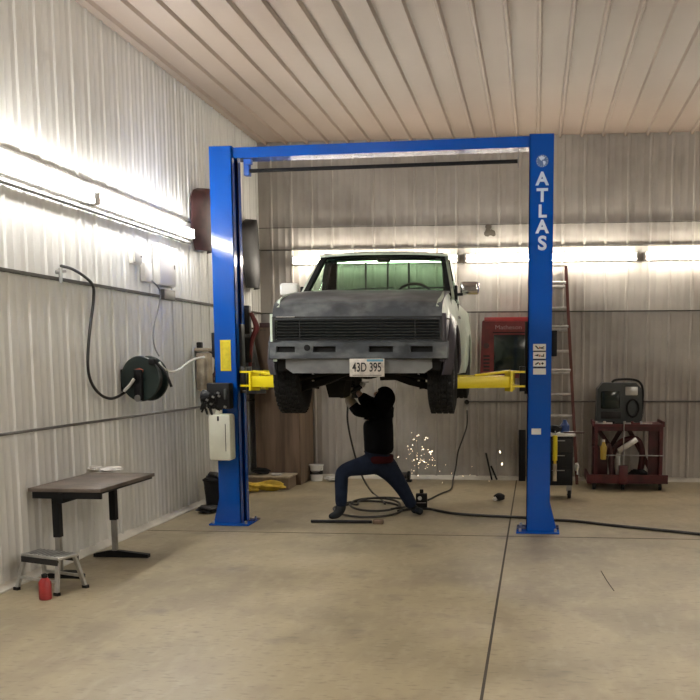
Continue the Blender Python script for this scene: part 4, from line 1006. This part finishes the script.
# ------------------------------------------------------------------ ladder
ld = empty('extension_ladder', (.40, 13.6, 0), 'red-brown fibreglass ladder with aluminium rungs leaning on the back wall', 'ladder')
xr0 = P(571, 480, y=13.5).x; 
def lr(px, py): return P(px, py, y=13.72)
topR = lr(566, 266); botR = P(577, 483, y=13.45); wd = .40
for s, nm in ((0, 'left'), (1, 'right')):
    mb = MB(); off = -(1 - s) * wd; strut(mb, (botR.x + off, 13.45, .0), (topR.x + off, 13.80, topR.z), .042, .09); part(mb, 'side_rail', 'fibre', ld)
yy = .362
k = 0
while yy < topR.z - .1:
    f = yy / topR.z; x_ = botR.x + (topR.x - botR.x) * f; y_ = 13.45 + .35 * f
    part(MB().cyl((x_ - wd + .01, y_, yy), (x_ - .01, y_, yy), .023, 10), 'rung', 'alu', ld); yy += .305; k += 1
for yy in (2.237, 1.62, 2.86):
    f = yy / topR.z; x_ = botR.x + (topR.x - botR.x) * f; y_ = 13.40 + .35 * f
    part(MB().cyl((x_ - wd + .01, y_, yy), (x_ - .01, y_, yy), .02, 10), 'rung', 'alu', ld)
part(MB().bx(topR.x - wd - .016, topR.x + .016, 13.77, 13.83, topR.z, topR.z + .02), 'top_cap', 'alu', ld)

# ------------------------------------------------------------------ black tool cart behind right column
cx0, cx1 = P(548, 460, y=12.1).x - .1, P(575, 460, y=12.1).x
ct = empty('tool_cart', ((cx0 + cx1) / 2, 12.2, 0), 'narrow black tool cart with a white top, half hidden by the right column', 'cart')
cw = (cx1 - cx0) / 2 - .03
lpart(MB().bx(-cw, cw, -.17, .17, .17, .80, bevel=.01), 'cart_body', 'dark', ct)
lpart(MB().bx(-cw - .02, cw + .03, -.2, .2, .80, .835, bevel=.006), 'cart_top', 'white', ct)
for k in range(3): 
    dw = lpart(MB().bx(-cw + .02, cw - .02, -.182, -.17, .22 + .19 * k, .385 + .19 * k, bevel=.004), 'drawer', 'charcoal' if k == 2 else 'dark', ct)
    lpart(MB().bx(-.07, .09, -.192, -.182, .36 + .19 * k, .37 + .19 * k), 'drawer_pull', 'steel', dw)
for sx_ in (-1, 1):
    for sy2 in (-1, 1):
        cs = lpart(MB().cyl((sx_ * cw * .8 - .02, sy2 * .13, .055), (sx_ * cw * .8 + .02, sy2 * .13, .055), .055, 18), 'caster', 'dark', ct)
        lpart(MB().bx(sx_ * cw * .8 - .03, sx_ * cw * .8 + .03, sy2 * .13 - .02, sy2 * .13 + .02, .06, .17), 'caster_fork', 'steel', cs)
q = P(555, 447, y=11.98)
yl = empty('work_lamp', (q.x, 11.93, .42), 'yellow handheld work light hanging on the front of the black cart', 'lamp')
lpart(MB().cyl((0, 0, .08), (0, 0, .40), .03, 16), 'lamp_body', 'yellow', yl)
lpart(MB().cyl((0, 0, .04), (0, 0, .08), .02, 14), 'lamp_neck', 'yelcloth', yl)
lpart(MB().cyl((0, 0, -.18), (0, 0, .04), .026, 14), 'lamp_handle', 'tan', yl)
lpart(MB().tube([(0, 0, .40), (0, .03, .45), (0, .085, .415)], .006, 6), 'hook', 'steel', yl)
q = P(565, 424, y=12.15)
tag(MB().lathe([(.055, .836), (.06, .84), (.06, .93), (.03, .97), (.022, 1.0)], (q.x, 12.2, 0), 'z', 20).build('blue_bottle', 'bluepl'), 'squat dark blue bottle standing on the white cart top', 'bottle')
q = P(555, 427, y=12.15)
tag(MB().blob((q.x, 12.12, .89), (.085, .08, .05), 6, .1).build('black_cap', 'dark'), 'black rounded helmet-like object on the white cart top', 'cap')
q = P(573, 466, y=12.0)
hg = empty('hand_glove', (cx1 - .005, 12.12, .40), 'pale glove hanging on the right side of the black cart', 'glove')
lpart(MB().blob((.03, 0, 0), (.03, .045, .055), 14, .15), 'glove_palm', 'ragwhite', hg)
for k in range(4): lpart(MB().tube([(.035, -.035 + .022 * k, -.03), (.04, -.035 + .024 * k, -.075), (.035, -.035 + .026 * k, -.095)], .010, 8), 'glove_finger', 'ragwhite', hg)
a = P(573, 428.5, y=12.05); b = P(583, 429, y=12.05)
tag(MB().cyl((a.x - .12, 12.05, .848), (b.x + .02, 12.05, .848), .011, 8).build('red_rod', 'maroon'), 'dark red rod sticking out over the edge of the cart top', 'rod')

# ------------------------------------------------------------------ red shop cart with welder
X0, X1 = P(592, 450, y=13.2).x, P(662, 450, y=13.2).x
yc0, yc1 = 12.98, 13.62
rcx = (X0 + X1) / 2
rc_ = empty('red_shop_cart', (rcx, 13.3, 0), 'big dark red steel shop cart loaded with clutter at the far right', 'cart')
hw = (X1 - X0) / 2
part(MB().bx(X0, X1, yc0, yc1, .86, .89).bx(X0, X1, yc0, yc0 + .02, .86, .896).bx(X0, X0 + .02, yc0, yc1, .86, .93).bx(X1 - .02, X1, yc0, yc1, .86, .93), 'top_tray', 'cartred', rc_)
for xx in (X0 + .02, X1 - .06):
    for yy in (yc0 + .01, yc1 - .06): part(MB().bx(xx, xx + .045, yy, yy + .045, .1, .88), 'post', 'cartred', rc_)
part(MB().bx(X0 - .08, X1 + .05, yc0 - .08, yc1, .09, .13, bevel=.006).bx(X0 - .08, X1 + .05, yc0 - .08, yc0 - .05, .09, .21).bx(X0 - .08, X0 - .05, yc0 - .08, yc1, .09, .21), 'base_tray', 'cartred', rc_)
M['deepred'] = mat('deep_red_paint', (.065, .008, .010), .45, var=.5, scale=6)
part(MB().bx(X0 + .02, X0 + .22, yc0 + .25, yc1 - .05, .13, .55, bevel=.01), 'side_box', 'deepred', rc_)
for (xa, za, xb, zb_) in ((X0 + .06, .15, X0 + .45, .84), (X1 - .08, .15, X0 + .5, .84), (X0 + .06, .84, X0 + .3, .5)):
    mb = MB(); strut(mb, (xa, yc1 - .1, za), (xb, yc1 - .1, zb_), .06, .05); part(mb, 'brace', 'deepred', rc_)
part(MB().bx(X0 + .02, X1 - .02, yc0 + .02, yc0 + .05, .80, .86).bx(X1 - .2, X1 - .04, yc0 + .1, yc0 + .14, .15, .82), 'front_rail', 'deepred', rc_)
part(MB().tube([(X0 + .30, yc0 + .3, .13), (X0 + .28, yc0 + .3, .42), (X0 + .40, yc0 + .3, .62), (X0 + .62, yc0 + .3, .66), (X0 + .70, yc0 + .3, .45), (X0 + .66, yc0 + .3, .13)], .045, 12), 'jack_frame', 'deepred', rc_)
a = P(624, 425, y=yc0 - .02).x
part(MB().cyl((a, yc0 - .02, .13), (a, yc0 - .02, .92), .008, 8).cyl((X0 + .1, yc0 - .022, .47), (X1, yc0 - .022, .47), .008, 8), 'wire_guard', 'steel', rc_)
part(MB().bx(a - .06, a + .06, yc0 - .10, yc0 - .03, .08, .34, bevel=.01), 'jack_foot', 'cartred', rc_)
for xx in (X0 + .02, a, X1 - .05):
    part(MB().cyl((xx - .02, yc0 - .03, .045), (xx + .02, yc0 - .03, .045), .045, 18).cyl((xx, yc0 - .03, .05), (xx, yc0 - .03, .1), .012, 8), 'caster', 'dark', rc_)
    part(MB().cyl((xx - .02, yc1 - .06, .045), (xx + .02, yc1 - .06, .045), .045, 18).cyl((xx, yc1 - .06, .05), (xx, yc1 - .06, .1), .012, 8), 'caster', 'dark', rc_)
# things inside and on the tray
q = P(603, 445, y=yc0 + .02)
yb2 = empty('yellow_bottle', (q.x, yc0 - .085, .42), 'yellow plastic bottle hanging at the left front of the red cart', 'bottle')
lpart(MB().lathe([(.035, 0), (.04, .01), (.045, .17), (.025, .21), (.018, .24)], (0, 0, 0), 'z', 18), 'bottle_body', mat('dull_yellow_plastic', (.42, .30, .05), .5), yb2)
lpart(MB().cyl((0, 0, .24), (0, 0, .27), .02, 12), 'bottle_cap', 'ragwhite', yb2)
q = P(631, 445, y=13.15)
tag(MB().box((q.x - .05, 13.12, q.z), (.30, .05, .075), rot=(0, -.60, 0), bevel=.008).build('grey_duct', 'graypl' if False else 'alu'), 'pale grey metal piece propped at a slant inside the red cart', 'metal part')
q = P(618, 466, y=13.2)
tag(MB().box((q.x, 13.2, .30), (.05, .04, .34), bevel=.006).build('pale_strut', 'alu'), 'short pale upright bar standing inside the red cart', 'metal bar')
q = P(612, 441, y=13.1)
tag(MB().tube([(q.x - .0, 13.16, .135), (q.x + .0, 13.16, .42), (q.x - .04, 13.14, .60), (q.x - .10, 13.12, .52)], .028, 10).build('bent_pipe', 'maroon'), 'bent maroon pipe standing inside the red cart', 'pipe')
tag(MB().blob((q.x + .36, 13.13, .20), (.12, .08, .065), 15, .2).build('machine_part', 'dark'), 'black lumpy machine part on the lower tray of the red cart', 'machine part')
for k, (px, m_, lb) in enumerate(((590, 'steel', 'small bright socket on the base tray, leftmost'), (612, 'ragwhite', 'white paper scrap on the base tray, middle'), (634, 'alu', 'bright metal scrap on the base tray, right of the jack foot'))):
    q = P(px + 2, 477, y=yc0 - .03)
    tag(MB().box((q.x, yc0 - .02, .142), ((.05, .12, .13)[k], .04, .022), rot=(0, 0, .2), bevel=.005).build(('socket', 'paper_scrap', 'metal_scrap')[k], m_), lb, ('socket', 'paper', 'scrap')[k])
rn = random.Random(5)
tl = [('wrench', 'steel'), ('spray_nozzle', 'ragwhite'), ('pliers', 'dark'), ('ratchet', 'steel'), ('scraper', 'red'), ('wire_brush', 'ragwhite')]
lbs = ['steel wrench lying at the left front of the red cart tray', 'white nozzle piece lying second from left on the red cart tray', 'dark pliers lying in the middle of the red cart tray', 'bright ratchet lying right of the pliers on the red cart tray', 'red scraper lying on the right part of the red cart tray', 'white brush at the right end of the red cart tray']
for k, (nm, m_) in enumerate(tl):
    x_ = X0 + .10 + k * .125; L = rn.uniform(.10, .15)
    mb = MB(); mb.box((x_, yc0 + .07, .902), (L, .022, .018), rot=(0, 0, rn.uniform(-.3, .3)), bevel=.004)
    mb.cyl((x_ - L / 2, yc0 + .07, .893), (x_ - L / 2, yc0 + .07, .93), .02, 10)
    tag(mb.build(nm, m_), lbs[k], 'tool', 'tools on the red cart tray')
# welder on top
a = P(597, 383, y=13.2); b = P(643, 416.5, y=13.2)
wx0, wx1, wz0, wz1 = a.x, b.x, .892, a.z
we = empty('welder', ((wx0 + wx1) / 2, 13.4, wz0), 'grey portable welding machine with a black window on top of the red cart', 'welder')
w2 = (wx1 - wx0) / 2; wh = wz1 - wz0
lpart(MB().prism([(-w2, .0), (w2 - .02, .0), (w2, .10), (w2 - .02, wh - .08), (w2 - .10, wh), (-w2 + .08, wh), (-w2 + .01, wh - .09)], 'y', -.16, .20), 'machine_body', 'graypl', we)
lpart(MB().box((-w2 + .19, -.163, wh * .58), (.26, .015, .24), bevel=.02), 'window', 'screen', we)
lpart(MB().box((-w2 + .20, -.163, wh * .20), (.28, .015, .10), bevel=.01), 'lower_panel', 'charcoal', we)
lpart(MB().box((w2 - .16, -.163, wh * .80), (.17, .02, .12), bevel=.01), 'label_plate', 'alu', we)
ring = [(w2 - .14 + .08 * math.cos(2 * PI * k / 20), -.19, wh * .38 + .12 * math.sin(2 * PI * k / 20)) for k in range(21)]
lpart(MB().tube(ring, .014, 8, False), 'cable_loop', 'dark', we)
lpart(MB().tube([(-.1, .0, wh), (-.04, .0, wh + .04), (w2 - .14, 0, wh + .045), (w2 - .03, 0, wh), (w2 + .012, 0, wh - .12), (w2 + .005, 0, .12)], .016, 8), 'carry_handle', 'dark', we)

# ------------------------------------------------------------------ world + view
w = bpy.data.worlds.new('w'); sc.world = w; w.use_nodes = True
w.node_tree.nodes['Background'].inputs[0].default_value = (.02, .02, .02, 1)
vs = sc.view_settings; vs.view_transform = 'Standard'; vs.look = 'None'; vs.exposure = -0.12; vs.gamma = 1; vs.use_curve_mapping = False
